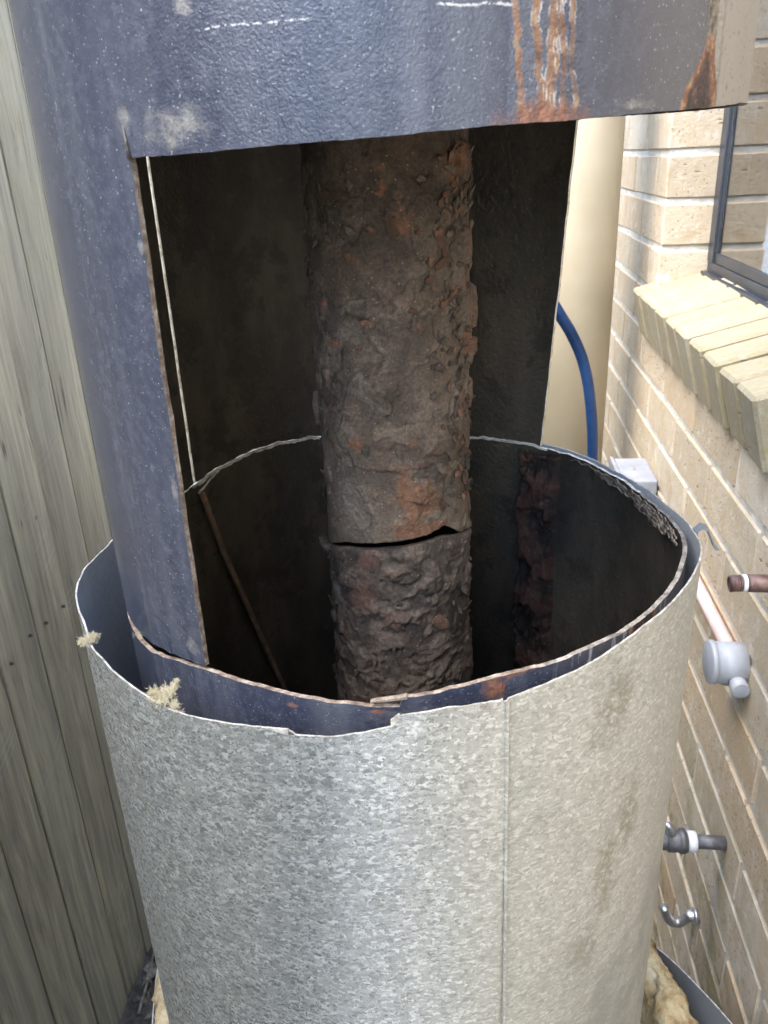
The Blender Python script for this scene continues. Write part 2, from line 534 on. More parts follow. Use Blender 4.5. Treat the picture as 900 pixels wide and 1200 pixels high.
FLUFF = simple('pale_wool_fibre', (0.44, 0.38, 0.24), (0.60, 0.55, 0.40), 90, 0.9)
PAINTSHEET = simple('grey_painted_sheet', (0.17, 0.185, 0.20), (0.21, 0.225, 0.24), 12, 0.5, 0.3, 0.08)
DIRT = Mat('damp_concrete')
_v = DIRT.obj()
DIRT = DIRT.out(DIRT.ramp(DIRT.noise(_v, 6, 8, 0.7), [(0.3, (0.24, 0.22, 0.185)), (0.55, (0.40, 0.38, 0.335)), (0.8, (0.52, 0.50, 0.45))]), 0.92, 0.0, DIRT.noise(_v, 40, 6, 0.7), 0.7, 0.01)
TWIG = simple('dry_twig_bark', (0.10, 0.075, 0.05), (0.26, 0.215, 0.155), 60, 0.9)
ROOM = simple('dark_brown_curtain', (0.045, 0.032, 0.022), (0.065, 0.047, 0.032), 10, 0.8)
GLASS = Mat('window_glass')
GLASS = GLASS.out((0.9, 0.92, 0.92), 0.01, 0.0, None, IOR=1.62, Transmission_Weight=1.0)


# ------------------------------------------------------------------ mesh helpers
def link(name, me, parent=None, loc=(0, 0, 0)):
    o = bpy.data.objects.new(name, me)
    COL.objects.link(o)
    o.location = loc
    if parent is not None:
        o.parent = parent
    return o


def mesh(name, verts, faces, mats, idx=None, smooth=False):
    me = bpy.data.meshes.new(name)
    me.from_pydata([tuple(v) for v in verts], [], faces)
    for m in (mats if isinstance(mats, (list, tuple)) else [mats]):
        me.materials.append(m)
    if idx is not None:
        me.polygons.foreach_set('material_index', idx)
    if smooth:
        me.polygons.foreach_set('use_smooth', [True] * len(me.polygons))
    me.update()
    return me


def empty(name, loc, label=None, cat=None, group=None):
    o = bpy.data.objects.new(name, None)
    COL.objects.link(o)
    o.location = loc
    o.empty_display_size = 0.05
    tag(o, label, cat, group)
    return o


def tag(o, label=None, cat=None, group=None, kind=None):
    if label: o['label'] = label
    if cat: o['category'] = cat
    if group: o['group'] = group
    if kind: o['kind'] = kind
    return o


def box_mesh(name, lo, hi, mat, bev=0.0, seg=2):
    bm = bmesh.new()
    bmesh.ops.create_cube(bm, size=1.0)
    for v in bm.verts:
        v.co = Vector([(lo[i] + hi[i]) / 2 + v.co[i] * (hi[i] - lo[i]) for i in range(3)])
    if bev:
        bmesh.ops.bevel(bm, geom=bm.edges[:], offset=bev, segments=seg, affect='EDGES', profile=0.6)
    me = bpy.data.meshes.new(name)
    bm.to_mesh(me)
    bm.free()
    me.materials.append(mat)
    return me


def tube_mesh(name, pts, rad, mat, n=16, caps=True, hollow=0.0):
    """tube along points; rad a number or list"""
    pts = [Vector(p) for p in pts]
    if not isinstance(rad, (list, tuple)):
        rad = [rad] * len(pts)
    if hollow:     # open end with an inner bore at the last point
        pts = pts + [pts[-1], pts[-1] + (pts[-2] - pts[-1]).normalized() * hollow]
        rad = list(rad) + [rad[-1] * 0.74, rad[-1] * 0.70]
    vs, fs = [], []
    up = Vector((0.137, 0.21, 0.97)).normalized()
    t0 = (pts[1] - pts[0]).normalized()
    side = t0.cross(up).normalized()
    tlast = t0
    for i, p in enumerate(pts):
        a = pts[max(i - 1, 0)]
        b = pts[min(i + 1, len(pts) - 1)]
        t = (b - a)
        t = t.normalized() if t.length > 1e-7 else tlast
        if t.dot(tlast) < -0.2 or (hollow and i >= len(pts) - 3):
            t = tlast
        tlast = t
        side = (side - t * side.dot(t)).normalized()
        bn = t.cross(side)
        for k in range(n):
            an = 2 * math.pi * k / n
            vs.append(p + (side * math.cos(an) + bn * math.sin(an)) * rad[i])
    for i in range(len(pts) - 1):
        for k in range(n):
            fs.append((i * n + k, i * n + (k + 1) % n, (i + 1) * n + (k + 1) % n, (i + 1) * n + k))
    if caps:
        fs.append(tuple(range(n))[::-1])
        fs.append(tuple(range((len(pts) - 1) * n, len(pts) * n)))
    me = mesh(name, vs, fs, mat, smooth=True)
    return me


def interp(tab, x):
    xs = [t[0] for t in tab]
    return float(np.interp(x, xs, [t[1] for t in tab]))


# numpy value noise
def _hash(ix, iy, iz, seed):
    h = (ix.astype(np.int64) * 374761393 + iy.astype(np.int64) * 668265263 + iz.astype(np.int64) * 2147483647 + seed * 974634777) & 0xFFFFFFFF
    h = ((h ^ (h >> 13)) * 1274126177) & 0xFFFFFFFF
    h = (h ^ (h >> 16)) & 0xFFFFFFFF
    h = (h * 2246822519) & 0xFFFFFFFF
    return ((h ^ (h >> 15)) & 0xFFFFFF) / float(0xFFFFFF)


def vnoise(p, seed=0):
    i = np.floor(p)
    f = p - i
    u = f * f * (3 - 2 * f)
    i = i.astype(np.int64)
    r = 0
    for dx in (0, 1):
        for dy in (0, 1):
            for dz in (0, 1):
                wgt = (u[..., 0] if dx else 1 - u[..., 0]) * (u[..., 1] if dy else 1 - u[..., 1]) * (u[..., 2] if dz else 1 - u[..., 2])
                r = r + wgt * _hash(i[..., 0] + dx, i[..., 1] + dy, i[..., 2] + dz, seed)
    return r


def fbm(p, oct=4, seed=0, gain=0.5):
    a, t, s = 1.0, 0.0, 0.0
    for o in range(oct):
        t = t + a * vnoise(p * (2.03 ** o) + 17.3 * o, seed + o)
        s += a
        a *= gain
    return t / s


def sstep(a, b, x):
    t = np.clip((x - a) / (b - a), 0, 1)
    return t * t * (3 - 2 * t)


_LAT = np.random.default_rng(5).random((130, 256)).tolist()


def n1(x, seed=0, oct=3):
    """1-d noise, -1..1"""
    lat = _LAT[seed % 130]
    a, t, s = 1.0, 0.0, 0.0
    for o in range(oct):
        i = math.floor(x)
        f = x - i
        u = f * f * (3 - 2 * f)
        p = lat[(i + o * 37) & 255]
        t += a * (p + (lat[(i + 1 + o * 37) & 255] - p) * u)
        s += a
        a *= 0.5
        x = x * 2.03 + 17.3
    return t / s * 2 - 1


def shell(name, phis, zs, mask, fpos, thick, mats, parent, loc, edge_slot=None, closed=True, dent=None):
    """Cylinder wall on a (phi, z) grid of cells; cells where mask is False are cut away.
    mats: outer, inner, edge (and more edge slots through edge_slot(phi,z))."""
    nphi, nz = len(phis), len(zs)
    vid = {}
    vs, fs, mi = [], [], []

    def v(j, i, side):
        if closed:
            j %= (nphi if phis[-1] < 180 - 1e-6 else nphi - 1)
        k = (j, i, side)
        if k not in vid:
            ph, z, r = fpos(phis[j], zs[i])
            if side:
                r -= thick
            a = math.radians(ph)
            vid[k] = len(vs)
            vs.append((r * math.sin(a), -r * math.cos(a), z))
        return vid[k]
    ncell = nphi - 1
    ms = [[mask((phis[j] + phis[j + 1]) / 2, (zs[i] + zs[i + 1]) / 2) for i in range(nz - 1)] for j in range(ncell)]

    def on(j, i):
        if i < 0 or i >= nz - 1:
            return False
        if closed:
            j %= ncell
        elif j < 0 or j >= ncell:
            return False
        return ms[j][i]
    for j in range(ncell):
        for i in range(nz - 1):
            if not ms[j][i]:
                continue
            fs.append((v(j, i, 0), v(j + 1, i, 0), v(j + 1, i + 1, 0), v(j, i + 1, 0))); mi.append(0)
            fs.append((v(j, i + 1, 1), v(j + 1, i + 1, 1), v(j + 1, i, 1), v(j, i, 1))); mi.append(1)
            es = edge_slot(phis[j], zs[i]) if edge_slot else 2
            if not on(j, i - 1):
                fs.append((v(j, i, 1), v(j + 1, i, 1), v(j + 1, i, 0), v(j, i, 0))); mi.append(es)
            if not on(j, i + 1):
                fs.append((v(j, i + 1, 0), v(j + 1, i + 1, 0), v(j + 1, i + 1, 1), v(j, i + 1, 1))); mi.append(es)
            if not on(j - 1, i):
                fs.append((v(j, i, 0), v(j, i + 1, 0), v(j, i + 1, 1), v(j, i, 1))); mi.append(es)
            if not on(j + 1, i):
                fs.append((v(j + 1, i, 1), v(j + 1, i + 1, 1), v(j + 1, i + 1, 0), v(j + 1, i, 0))); mi.append(es)
    me = mesh(name, vs, fs, mats, mi)
    sm = [k < 2 for k in mi]
    me.polygons.foreach_set('use_smooth', sm)
    # sharp edges between skin and cut so that shading stays crisp
    bm = bmesh.new()
    bm.from_mesh(me)
    for e in bm.edges:
        if len(e.link_faces) == 2 and e.link_faces[0].material_index != e.link_faces[1].material_index:
            e.smooth = False
    bm.to_mesh(me)
    bm.free()
    return link(name, me, parent, loc)


# ================================================================== SETTING
# ground
gv, gf = [], []
gn = 60
for a in range(gn + 1):
    for b in range(gn + 1):
        f = lambda t: math.copysign(abs(t) ** 3, t) * 400
        x, y = f(a / gn * 2 - 1), f(b / gn * 2 - 1)
        gv.append((x, y, GZ + (0.004 * n1(x * 9 + y * 5.3, 3) if abs(x) < 3 and abs(y) < 3 else 0)))
for a in range(gn):
    for b in range(gn):
        gf.append((a * (gn + 1) + b, (a + 1) * (gn + 1) + b, (a + 1) * (gn + 1) + b + 1, a * (gn + 1) + b + 1))
tag(link('ground', mesh('ground', gv, gf, DIRT, smooth=True)), kind='structure')

sv, sf = [], []
for a in range(81):
    yy_ = -3.0 + 7.0 * a / 80
    for b in range(9):
        xx_ = FX - 0.2 + (0.27 + 0.2) * b / 8 + (0.02 * n1(yy_ * 4, 12) if b == 8 else 0)
        sv.append((xx_, yy_, GZ + 0.006 + 0.006 * (1 + n1(yy_ * 7 + b * 1.7, 14)) * (b < 8)))
for a in range(80):
    for b in range(8):
        sf.append((a * 9 + b, a * 9 + b + 1, (a + 1) * 9 + b + 1, (a + 1) * 9 + b))
SOIL = simple('damp_soil', (0.035, 0.028, 0.020), (0.11, 0.09, 0.066), 40, 0.95, 0, 1.0, 0.01)
tag(link('soil_strip', mesh('soil_strip', sv, sf, SOIL, smooth=True)), kind='structure')

# ---- paling fence on the left
fence = empty('paling_fence', (FX, 0, GZ), 'weathered grey timber paling fence with greenish lower boards beside the tank', 'fence')
PAL = []
NAIL = tube_mesh('nail', [(-0.004, 0, 0), (0.0, 0, 0), (0.0006, 0, 0)], [0.0026, 0.0026, 0.0018], simple('rusty_nail', (0.03, 0.022, 0.018), (0.07, 0.05, 0.04), 200, 0.7), 8)
for k in range(5):
    # slightly cupped, uneven-edged board
    L, Wd, Th = 1.98, 0.0950, 0.016
    nzb, nyb = 40, 4
    vs, fs = [], []
    for i in range(nzb + 1):
        z = L * i / nzb
        wl = 0.0008 * n1(z * 5 + k * 7, 1) ; wr = 0.0008 * n1(z * 5 + k * 7, 2)
        for j in range(nyb + 1):
            t = j / nyb
            y = (-Wd / 2 + wl) * (1 - t) + (Wd / 2 + wr) * t
            x = 0.0015 * math.cos((t - 0.5) * 3.0) * (1 if k % 2 else -1) + 0.0016 * n1(z * 3 + k * 3.1 + t, 5)
            if j in (0, nyb):
                x -= 0.0035
            vs.append((x, y, z))
    F = len(vs)
    for i in range(nzb + 1):
        z = L * i / nzb
        vs.append((-Th, -Wd / 2, z)); vs.append((-Th, Wd / 2, z))
    for i in range(nzb):
        for j in range(nyb):
            a = i * (nyb + 1) + j
            fs.append((a, a + 1, a + nyb + 2, a + nyb + 1))
        a = i * (nyb + 1)
        fs.append((F + 2 * i, a, a + nyb + 1, F + 2 * i + 2))
        fs.append((a + nyb, F + 2 * i + 1, F + 2 * i + 3, a + 2 * nyb + 1))
        fs.append((F + 2 * i + 1, F + 2 * i, F + 2 * i + 2, F + 2 * i + 3))
    fs.append(tuple(range(nyb + 1))[::-1] + (F, F + 1))
    top = nzb * (nyb + 1)
    fs.append(tuple(range(top, top + nyb + 1)) + (F + 2 * nzb + 1, F + 2 * nzb))
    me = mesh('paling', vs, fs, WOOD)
    for p in me.polygons:
        p.use_smooth = False
    PAL.append(me)
y = 0.2395 - 0.0999 * 34
k = 0
while y < 4.0:
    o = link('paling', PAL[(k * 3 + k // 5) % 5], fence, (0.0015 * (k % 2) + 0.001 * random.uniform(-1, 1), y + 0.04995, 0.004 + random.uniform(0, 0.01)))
    o.rotation_euler = (random.uniform(-0.0016, 0.0016), random.uniform(-0.004, 0.004), random.uniform(-0.012, 0.012))
    if -0.05 < y < 1.0:
        for dy_ in (-0.028, 0.027):
            link('nail', NAIL, o, (0.0028, dy_ + random.uniform(-0.004, 0.004), 0.845 + random.uniform(-0.008, 0.008)))
    y += 0.0999
    k += 1
y = 0.2395 - 0.0999 * 34
k = 0
while y < 4.0:
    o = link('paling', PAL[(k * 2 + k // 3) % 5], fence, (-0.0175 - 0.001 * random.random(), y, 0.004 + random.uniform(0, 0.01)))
    y += 0.0999
    k += 1
for z in (0.3, 1.5):
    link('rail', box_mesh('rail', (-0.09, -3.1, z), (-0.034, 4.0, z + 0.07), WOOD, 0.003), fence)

# ---- brick wall on the right, with the window opening
SILL_Y0, SILL_Y1 = 0.353, 1.185
OP0, OP1, OPZ0, OPZ1 = 0.415, 1.130, -0.098, 1.106
wall = empty('brick_wall', (WX, 0.6, GZ), 'cream brick house wall with a sloping brick window sill on the right', 'wall')
WL = Vector((WX, 0.6, GZ))


def wchild(name, me):
    o = link(name, me, wall)
    return o


# mortar bed, four slabs round the opening, 4 mm back from the brick faces
def mbox(lo, hi):
    return box_mesh('mortar', [lo[i] - WL[i] for i in range(3)], [hi[i] - WL[i] for i in range(3)], MORTAR)


MB = 0.0030
for lo, hi in (((WX + MB, -3.20, GZ - 0.1), (WX + 0.105, 3.2, OPZ0 - 0.004)),
               ((WX + MB, -3.20, OPZ0 - 0.004), (WX + 0.105, OP0 - 0.004, 1.45)),
               ((WX + MB, OP1 + 0.004, OPZ0 - 0.004), (WX + 0.105, 3.2, 1.45)),
               ((WX + MB, OP0 - 0.004, OPZ1 + 0.004), (WX + 0.105, OP1 + 0.004, 1.45))):
    wchild('mortar', mbox(lo, hi))

Mi = Matrix(Mr).transposed()


def project(pw):
    c = Mi @ (Vector(pw) - CAM)
    if c.z > -0.02:
        return None
    return 450 + 950 * c.x / -c.z, 600 - 950 * c.y / -c.z


def brick_bm(bm, c, dims, bev, r):
    mtx = Matrix.Translation(c)
    res = bmesh.ops.create_cube(bm, size=1.0)
    vs = res['verts']
    for v in vs:
        v.co = Vector([v.co[i] * dims[i] + r.uniform(-0.0011, 0.0011) for i in range(3)])
    es = list({e for v in vs for e in v.link_edges})
    if bev:
        bmesh.ops.bevel(bm, geom=es, offset=bev, segments=1, affect='EDGES')
    return mtx


BR_CACHE = {}


def brick_mesh(dims, variant, mat):
    key = (tuple(round(d, 3) for d in dims), variant, mat.name)
    if key not in BR_CACHE:
        r = random.Random(hash(key) & 0xffff)
        bm = bmesh.new()
        brick_bm(bm, Vector((0, 0, 0)), dims, 0.0045 if mat.name.startswith('sill') else 0.0028, r)
        me = bpy.data.meshes.new('brick')
        bm.to_mesh(me)
        bm.free()
        me.materials.append(mat)
        BR_CACHE[key] = me
    return BR_CACHE[key]


far = bmesh.new()
rr = random.Random(3)
nb = 0
for c in range(-12, 19):
    z0 = -0.184 + 0.086 * c + 0.005
    z1 = z0 + 0.076
    off = 0.39 if c % 2 else 0.27
    yy = off - 0.24 * 15
    while yy < 3.1:
        a, b = yy + 0.005, yy + 0.235
        yy += 0.24
        segs = [(a, b)]
        if z1 > OPZ0 and z0 < OPZ1:
            segs = []
            if a < OP0: segs.append((a, min(b, OP0)))
            if b > OP1: segs.append((max(a, OP1), b))
        for (s0, s1) in segs:
            if s1 - s0 < 0.03:
                continue
            zz0 = z0
            cen = Vector((WX + 0.055 + rr.uniform(-0.0016, 0.0012), (s0 + s1) / 2, (zz0 + z1) / 2))
            pj = [project((WX, q, zq)) for q in (s0, s1) for zq in (z0, z1)]
            pj = [q for q in pj if q]
            vis = pj and max(q[0] for q in pj) > 715 and min(q[0] for q in pj) < 915 and max(q[1] for q in pj) > -30 and min(q[1] for q in pj) < 1230 and s0 > -0.1
            if vis:
                o = wchild('brick', brick_mesh((0.11, round(s1 - s0, 3), 0.076), rr.randrange(4), BRICK))
                o.location = cen - WL
                o.rotation_euler = (rr.uniform(-0.006, 0.006), 0, rr.uniform(-0.004, 0.004))
                nb += 1
            else:
                r = bmesh.ops.create_cube(far, size=1.0)
                for v in r['verts']:
                    v.co = Vector((v.co.x * 0.11, v.co.y * (s1 - s0), v.co.z * 0.076)) + cen - WL
me = bpy.data.meshes.new('bricks_out_of_view')
far.to_mesh(me)
far.free()
me.materials.append(BRICK)
tag(wchild('further_bricks', me), kind='stuff')

# sloping sill of bricks on edge
SX0, SXB = 0.372, 0.512
slope = math.atan2(0.036, 0.130)
ns = 10
pitch = (SILL_Y1 - SILL_Y0) / ns
for i in range(ns):
    d = (0.150 + rr.uniform(-0.002, 0.002), pitch - (0.0135 if i < 6 else 0.0115), 0.098)
    o = wchild('sill_brick', brick_mesh(tuple(round(q, 3) for q in d), i, SILLBRICK))
    yb = SILL_Y0 + pitch * (i + 0.5)
    # top front corner at (0.375, y, -0.006)
    cx_, cz_ = 0.075, -0.049
    wx = 0.373 + rr.uniform(-0.002, 0.002) + cx_ * math.cos(slope) - cz_ * math.sin(slope)
    wz = -0.006 + rr.uniform(-0.003, 0.0025) + cx_ * math.sin(slope) + cz_ * math.cos(slope)
    o.location = Vector((wx, yb, wz)) - WL
    o.rotation_euler = (rr.uniform(-0.02, 0.02), -slope, rr.uniform(-0.012, 0.012))
# mortar core of the sill
bm = bmesh.new()
bmesh.ops.create_cube(bm, size=1.0)
for v in bm.verts:
    v.co = Vector((v.co.x * 0.118, v.co.y * (SILL_Y1 - SILL_Y0 - 0.02), v.co.z * 0.068))
me = bpy.data.meshes.new('sill_mortar')
bm.to_mesh(me); bm.free()
me.materials.append(simple('grimy_mortar', (0.07, 0.06, 0.045), (0.15, 0.13, 0.10), 60, 0.95, 0, 0.9, 0.003))
o = wchild('sill_mortar', me)
cx_, cz_ = 0.075, -0.049
o.location = Vector((0.375 + cx_ * math.cos(slope) - cz_ * math.sin(slope) + 0.003, (SILL_Y0 + SILL_Y1) / 2, -0.006 + cx_ * math.sin(slope) + cz_ * math.cos(slope))) - WL
o.rotation_euler = (0, -slope, 0)

# ---- window
win = empty('window', (0.525, 0.77, 0.02), 'dark grey aluminium window with reflecting glass above the brick sill', 'window')
wo_ = Vector((0.525, 0.77, 0.02))


def wbox(name, lo, hi, mat=None, bev=0.0015):
    return link(name, box_mesh(name, [lo[i] - wo_[i] for i in range(3)], [hi[i] - wo_[i] for i in range(3)], mat or ALU, bev), win)


wbox('frame_stile', (0.504, 1.092, 0.050), (0.555, 1.129, 1.10))
wbox('frame_stile', (0.504, 0.417, 0.050), (0.555, 0.452, 1.10))
wbox('frame_rail', (0.506, 0.416, 0.022), (0.558, 1.1295, 0.0495))
wbox('frame_rail', (0.506, 0.453, 1.062), (0.558, 1.091, 1.10))
wbox('drip_channel', (0.494, 0.420, 0.019), (0.5055, 1.128, 0.032))
wbox('sash_rail', (0.5085, 0.453, 0.050), (0.545, 1.0915, 0.068))
wbox('sash_stile', (0.5085, 1.0855, 0.0685), (0.543, 1.0915, 1.061))
wbox('glass_pane', (0.5115, 0.4525, 0.0685), (0.5165, 1.0850, 1.061), GLASS, 0)
wbox('curtain', (0.66, 0.20, -0.05), (0.67, 1.60, 1.2), ROOM, 0)
for lo, hi in (((0.556, 1.131, -0.05), (0.6595, 1.16, 1.2)), ((0.556, 0.38, -0.05), (0.6595, 0.41, 1.2)), ((0.556, 0.411, 1.11), (0.6595, 1.13, 1.15)), ((0.556, 0.411, -0.05), (0.6595, 1.13, 0.018))):
    wbox('room_reveal', lo, hi, ROOM, 0)

# ================================================================== THE CUT WATER TANK
tank = empty('cut_water_tank', (TC, 0, GZ), 'cut-open dark blue enamelled steel water tank with a rusty flue inside', 'water tank')
TL = (0, 0, -GZ)

# heights of the lower cut rim by angle (0 = towards the camera, + = wall side)
RIM = [(-180, 0.0022), (-177, 0.0019), (-158.3, 0.0053), (-150, 0.0081), (-141.4, 0.0098), (-131, 0.0077), (-120, 0.003), (-111.3, -0.0023), (-90, -0.014), (-65, -0.025),
       (-50, -0.0272), (-43.8, -0.0242), (-34.9, -0.0157), (-28.4, -0.0125), (-18, -0.0114), (-12.3, -0.0135), (0.3, -0.0158), (4.7, -0.0162), (5.0, -0.0105), (8.5, -0.0082), (18.8, -0.0026),
       (24.2, -0.0016), (33.2, -0.0002), (48.5, 0.0010), (57, 0.0008), (63, 0.0018), (70, 0.0034), (76, 0.0022), (83, -0.0003), (88, -0.0026), (94, -0.0060), (102, -0.0083), (109.4, -0.0090), (128.6, -0.0029), (144.5, 0.0003), (154.4, 0.001), (165, 0.0002), (180, 0.0022)]
EDGE = [(-180, 0.275), (-60, 0.262), (-27.5, 0.2634), (-17.7, 0.2638), (-9.3, 0.2651), (5.3, 0.2666), (19.7, 0.2694), (28.2, 0.2701), (38.5, 0.2721), (53.6, 0.2746), (65, 0.2772), (140, 0.281), (180, 0.275)]


def rim(p):
    j = 0.0011 * n1(p * 0.33, 21, 4)
    if p > 60 or p < -100:
        j *= 1.7
    return interp(RIM, p) + j


RIMC = {}
phis = [-180 + 0.5 * k for k in range(721)]
for p in phis:
    RIMC[round(p, 3)] = rim(p)
RIMC[180.0] = RIMC[-180.0]


def rimc(p):
    return RIMC[round(p, 3)] if round(p, 3) in RIMC else rim(p)


# lower shell
zs = [-1.24, -1.0, -0.8, -0.6, -0.5] + [-0.45 + 0.01 * k for k in range(36)] + [-0.095 + 0.005 * k for k in range(20)]


def pos_low(p, z):
    t = max(0.0, 1 + z / 0.10) if z > -0.10 else 0.0
    r = TR + 0.0006 * n1(p * 0.06, 31) - 0.0030 * math.exp(-((p - 76) / 30) ** 4)
    return p, z + (rimc(p) - 0.0) * t, r


def eslot(p, z):
    # bare bright steel at the back and right, rust and grime in front
    return 2 if (p > 112 or p < -100) else (4 if p > 26 + 4 * n1(z * 50, 9) else 3)


low_o = shell('lower_shell', phis, zs, lambda p, z: True, pos_low, 0.0030, [ENAMEL, INNER, CUT, RUSTEDGE, GREYEDGE], tank, TL, eslot)
me = tube_mesh('tank_base', [(0, 0, -1.235), (0, 0, -1.20)], 0.206, INNER, 48)
link('tank_base', me, tank, TL)

# upper shell: ring above, strip on the left, back panel
SLIT0, SLIT1 = -112.8, -111.9
STRIP = -27.6
uphis = sorted(set([-180 + 0.5 * k for k in range(721)] + [SLIT0, SLIT1, STRIP, 145.75]) - {-113.0, -112.5, -112.0, -27.5, 145.5})
H = 0.27
uzs = [0.0, 0.003, 0.006] + [0.012 + 0.006 * k for k in range(43)] + [H] + [H + 0.003, H + 0.008, H + 0.015] + [H + 0.025 + 0.015 * k for k in range(6)] + [0.42, 0.48, 0.54, 0.60]
uzs = sorted(set(round(z, 4) for z in uzs))
UPR = {}


def pos_up(p, z):
    k = round(p, 2)
    if k not in UPR:
        low = rimc(p) + (0.0014 + 0.0010 * n1(p * 0.5, 44) if (p > 100 or p < -100) else 0.0035 + 0.0018 * n1(p * 0.2, 41))
        if -60 < p < -27:
            low = interp([(-60, -0.020), (-48.9, -0.0184), (-43, -0.0166), (-34.6, -0.0115), (-27.6, -0.0095)], p) + 0.0010 * n1(p * 0.5, 45)
        UPR[k] = (low, interp(EDGE, p) + 0.00035 * n1(p * 0.8, 46))
    low, hi = UPR[k]
    if z <= H:
        zz = low + (hi - low) * z / H
    else:
        zz = hi + (z - H) * (0.60 - hi) / (0.60 - H)
    q = p
    # leaning cut on the right end of the back panel, ragged strip edge
    wgt = max(0.0, 1 - abs(p - 145.75) / 14)
    q += -6.0 * wgt * min(max(zz / 0.28, 0), 1) + wgt ** 3 * 0.25 * n1(zz * 60, 47)
    wg2 = max(0.0, 1 - abs(p - STRIP) / 3)
    q += wg2 * (0.22 * n1(zz * 55, 48) - 0.6 * max(0, 1 - zz / 0.27) * 0.9)
    wg3 = max(0.0, 1 - abs(p + 112.35) / 4)
    q += wg3 * (0.10 * n1(zz * 40, 49))
    return q, zz, TR + 0.0004 * n1(p * 0.05, 33)


def umask(p, z):
    if z > H:
        return True if not (SLIT0 < p < SLIT1 and z < H + 0.03) else False
    if p < SLIT0:
        return True
    if SLIT0 < p < SLIT1:
        return False
    if p < STRIP:
        return True
    return p > 145.75


def eslot2(p, z):
    if -30 < p < 100 and z < H - 1e-4:
        return 3
    if z >= H - 1e-4:
        return 3
    return 2


up = shell('upper_shell', uphis, uzs, umask, pos_up, 0.0030, [ENAMEL, INNER, CUT, RUSTEDGE], tank, TL, eslot2)
# domed top of the tank, added unseen above the frame to darken the inside
dv, df = [], []
nd = 72
for i in range(9):
    a = i / 8 * math.pi / 2
    for k in range(nd):
        t = 2 * math.pi * k / nd
        r = TR * math.cos(a) if i < 8 else 0.058
        dv.append((r * math.sin(t), -r * math.cos(t), 0.5985 + 0.07 * math.sin(a)))
for i in range(8):
    for k in range(nd):
        df.append((i * nd + k, i * nd + (k + 1) % nd, (i + 1) * nd + (k + 1) % nd, (i + 1) * nd + k))
link('unseen_dome', mesh('unseen_dome', dv, df, ENAMEL, smooth=True), up)

# short saw kerf above the strip's corner
kv = []
o = link('saw_kerf', tube_mesh('saw_kerf', [((TR + 0.0002) * math.sin(R_(a)), -(TR + 0.0002) * math.cos(R_(a)), z) for a, z in ((-27.6, 0.2625), (-27.75, 0.268), (-27.9, 0.276))], [0.0011, 0.001, 0.0003], INNER, 8), up)


# tongue left where two saw cuts missed each other on the front of the rim
def ribbon(name, pts, th, mat, parent, loc, c=0.0):
    """pts: (phi, zlow, zhigh, radius)"""
    vs, fs = [], []
    for p, a, b, r in pts:
        q = R_(p)
        for rad, z in ((r, a), (r, b), (r - th, b), (r - th, a)):
            vs.append((rad * math.sin(q), -rad * math.cos(q), z))
    n = len(pts)
    for i in range(n - 1):
        for k in range(4):
            fs.append((i * 4 + k, i * 4 + (k + 1) % 4, (i + 1) * 4 + (k + 1) % 4, (i + 1) * 4 + k))
    fs.append((3, 2, 1, 0))
    fs.append(tuple((n - 1) * 4 + k for k in range(4)))
    me = mesh(name, vs, fs, mat)
    return link(name, me, parent, loc)


ribbon('cut_tongue', [(0.2 + 0.5 * k, -0.0128 + 0.00022 * k, -0.0120 + 0.00030 * k + 0.0003 * n1(k * 0.7, 5), TR + 0.0008 - 0.00004 * k) for k in range(12)], 0.0032, [RUSTEDGE], low_o, (0, 0, 0))

FLAKE = simple('dark_flaking_scale', (0.04, 0.030, 0.022), (0.26, 0.215, 0.165), 110, 0.8, 0.0, 0.8, 0.001)
# flaking scale layers under the right and rear rim
for L in range(4):
    pts = []
    p0, p1 = ((84, 136), (80, 112), (88, 120), (92, 108))[L]
    k = p0
    while k <= p1:
        e = min(1.0, (k - p0) / 9, (p1 - k) / 12)
        hi = rim(k) - 0.0008 - 0.0030 * L * 0.5 - 0.0010 * (1 - e) + 0.0022 * n1(k * 0.9, 60 + L)
        ht = max(0.0006, e * (0.0045 + 0.004 * n1(k * 0.4, 70 + L)))
        pts.append((k, hi - ht, hi, TR - 0.0030 * math.exp(-((k - 76) / 30) ** 4) - 0.0034 - 0.0017 * L - 0.0012 * (1 + n1(k * 0.7, 80 + L))))
        k += 0.5
    ribbon('flaking_scale', pts, 0.0012, [FLAKE], low_o, (0, 0, 0))


# corroded vertical weld inside the lower tank
def patch(name, p0, p1, z0, z1, rad, amp, seed, mat, cols, parent, nph=90, nzz=200):
    P = np.linspace(p0, p1, nph)
    Z = np.linspace(z0, z1, nzz)
    pp, zz = np.meshgrid(P, Z)
    a = np.radians(pp)
    q = np.stack([np.sin(a) * rad, -np.cos(a) * rad, zz], -1)
    u = (pp - p0) / (p1 - p0)
    edge = np.minimum(u, 1 - u) * 2
    wv = (fbm(q * np.array([1, 1, 2.0]) * 22, 3, seed) - 0.5) * 0.9
    body = sstep(0.18, 0.42, edge + wv * 0.42)
    f1 = fbm(q * 55, 4, seed + 1)
    f2 = fbm(q * 130, 3, seed + 2)
    d = body * amp * (0.25 + 1.1 * sstep(0.35, 0.6, f1) + 0.5 * f2) - 0.002 * (1 - body)
    r = rad - d
    V = np.stack([np.sin(a) * r, -np.cos(a) * r, zz], -1).reshape(-1, 3)
    fs = []
    for i in range(nzz - 1):
        for j in range(nph - 1):
            k = i * nph + j
            fs.append((k, k + nph, k + nph + 1, k + 1))
    me = mesh(name, V, fs, mat, smooth=True)
    c = cols(f1, f2, body, zz)
    at = me.color_attributes.new('Col', 'FLOAT_COLOR', 'POINT')
    at.data.foreach_set('color', np.concatenate([c, np.ones(c.shape[:2] + (1,))], -1).astype(np.float32).ravel())
    return link(name, me, parent)


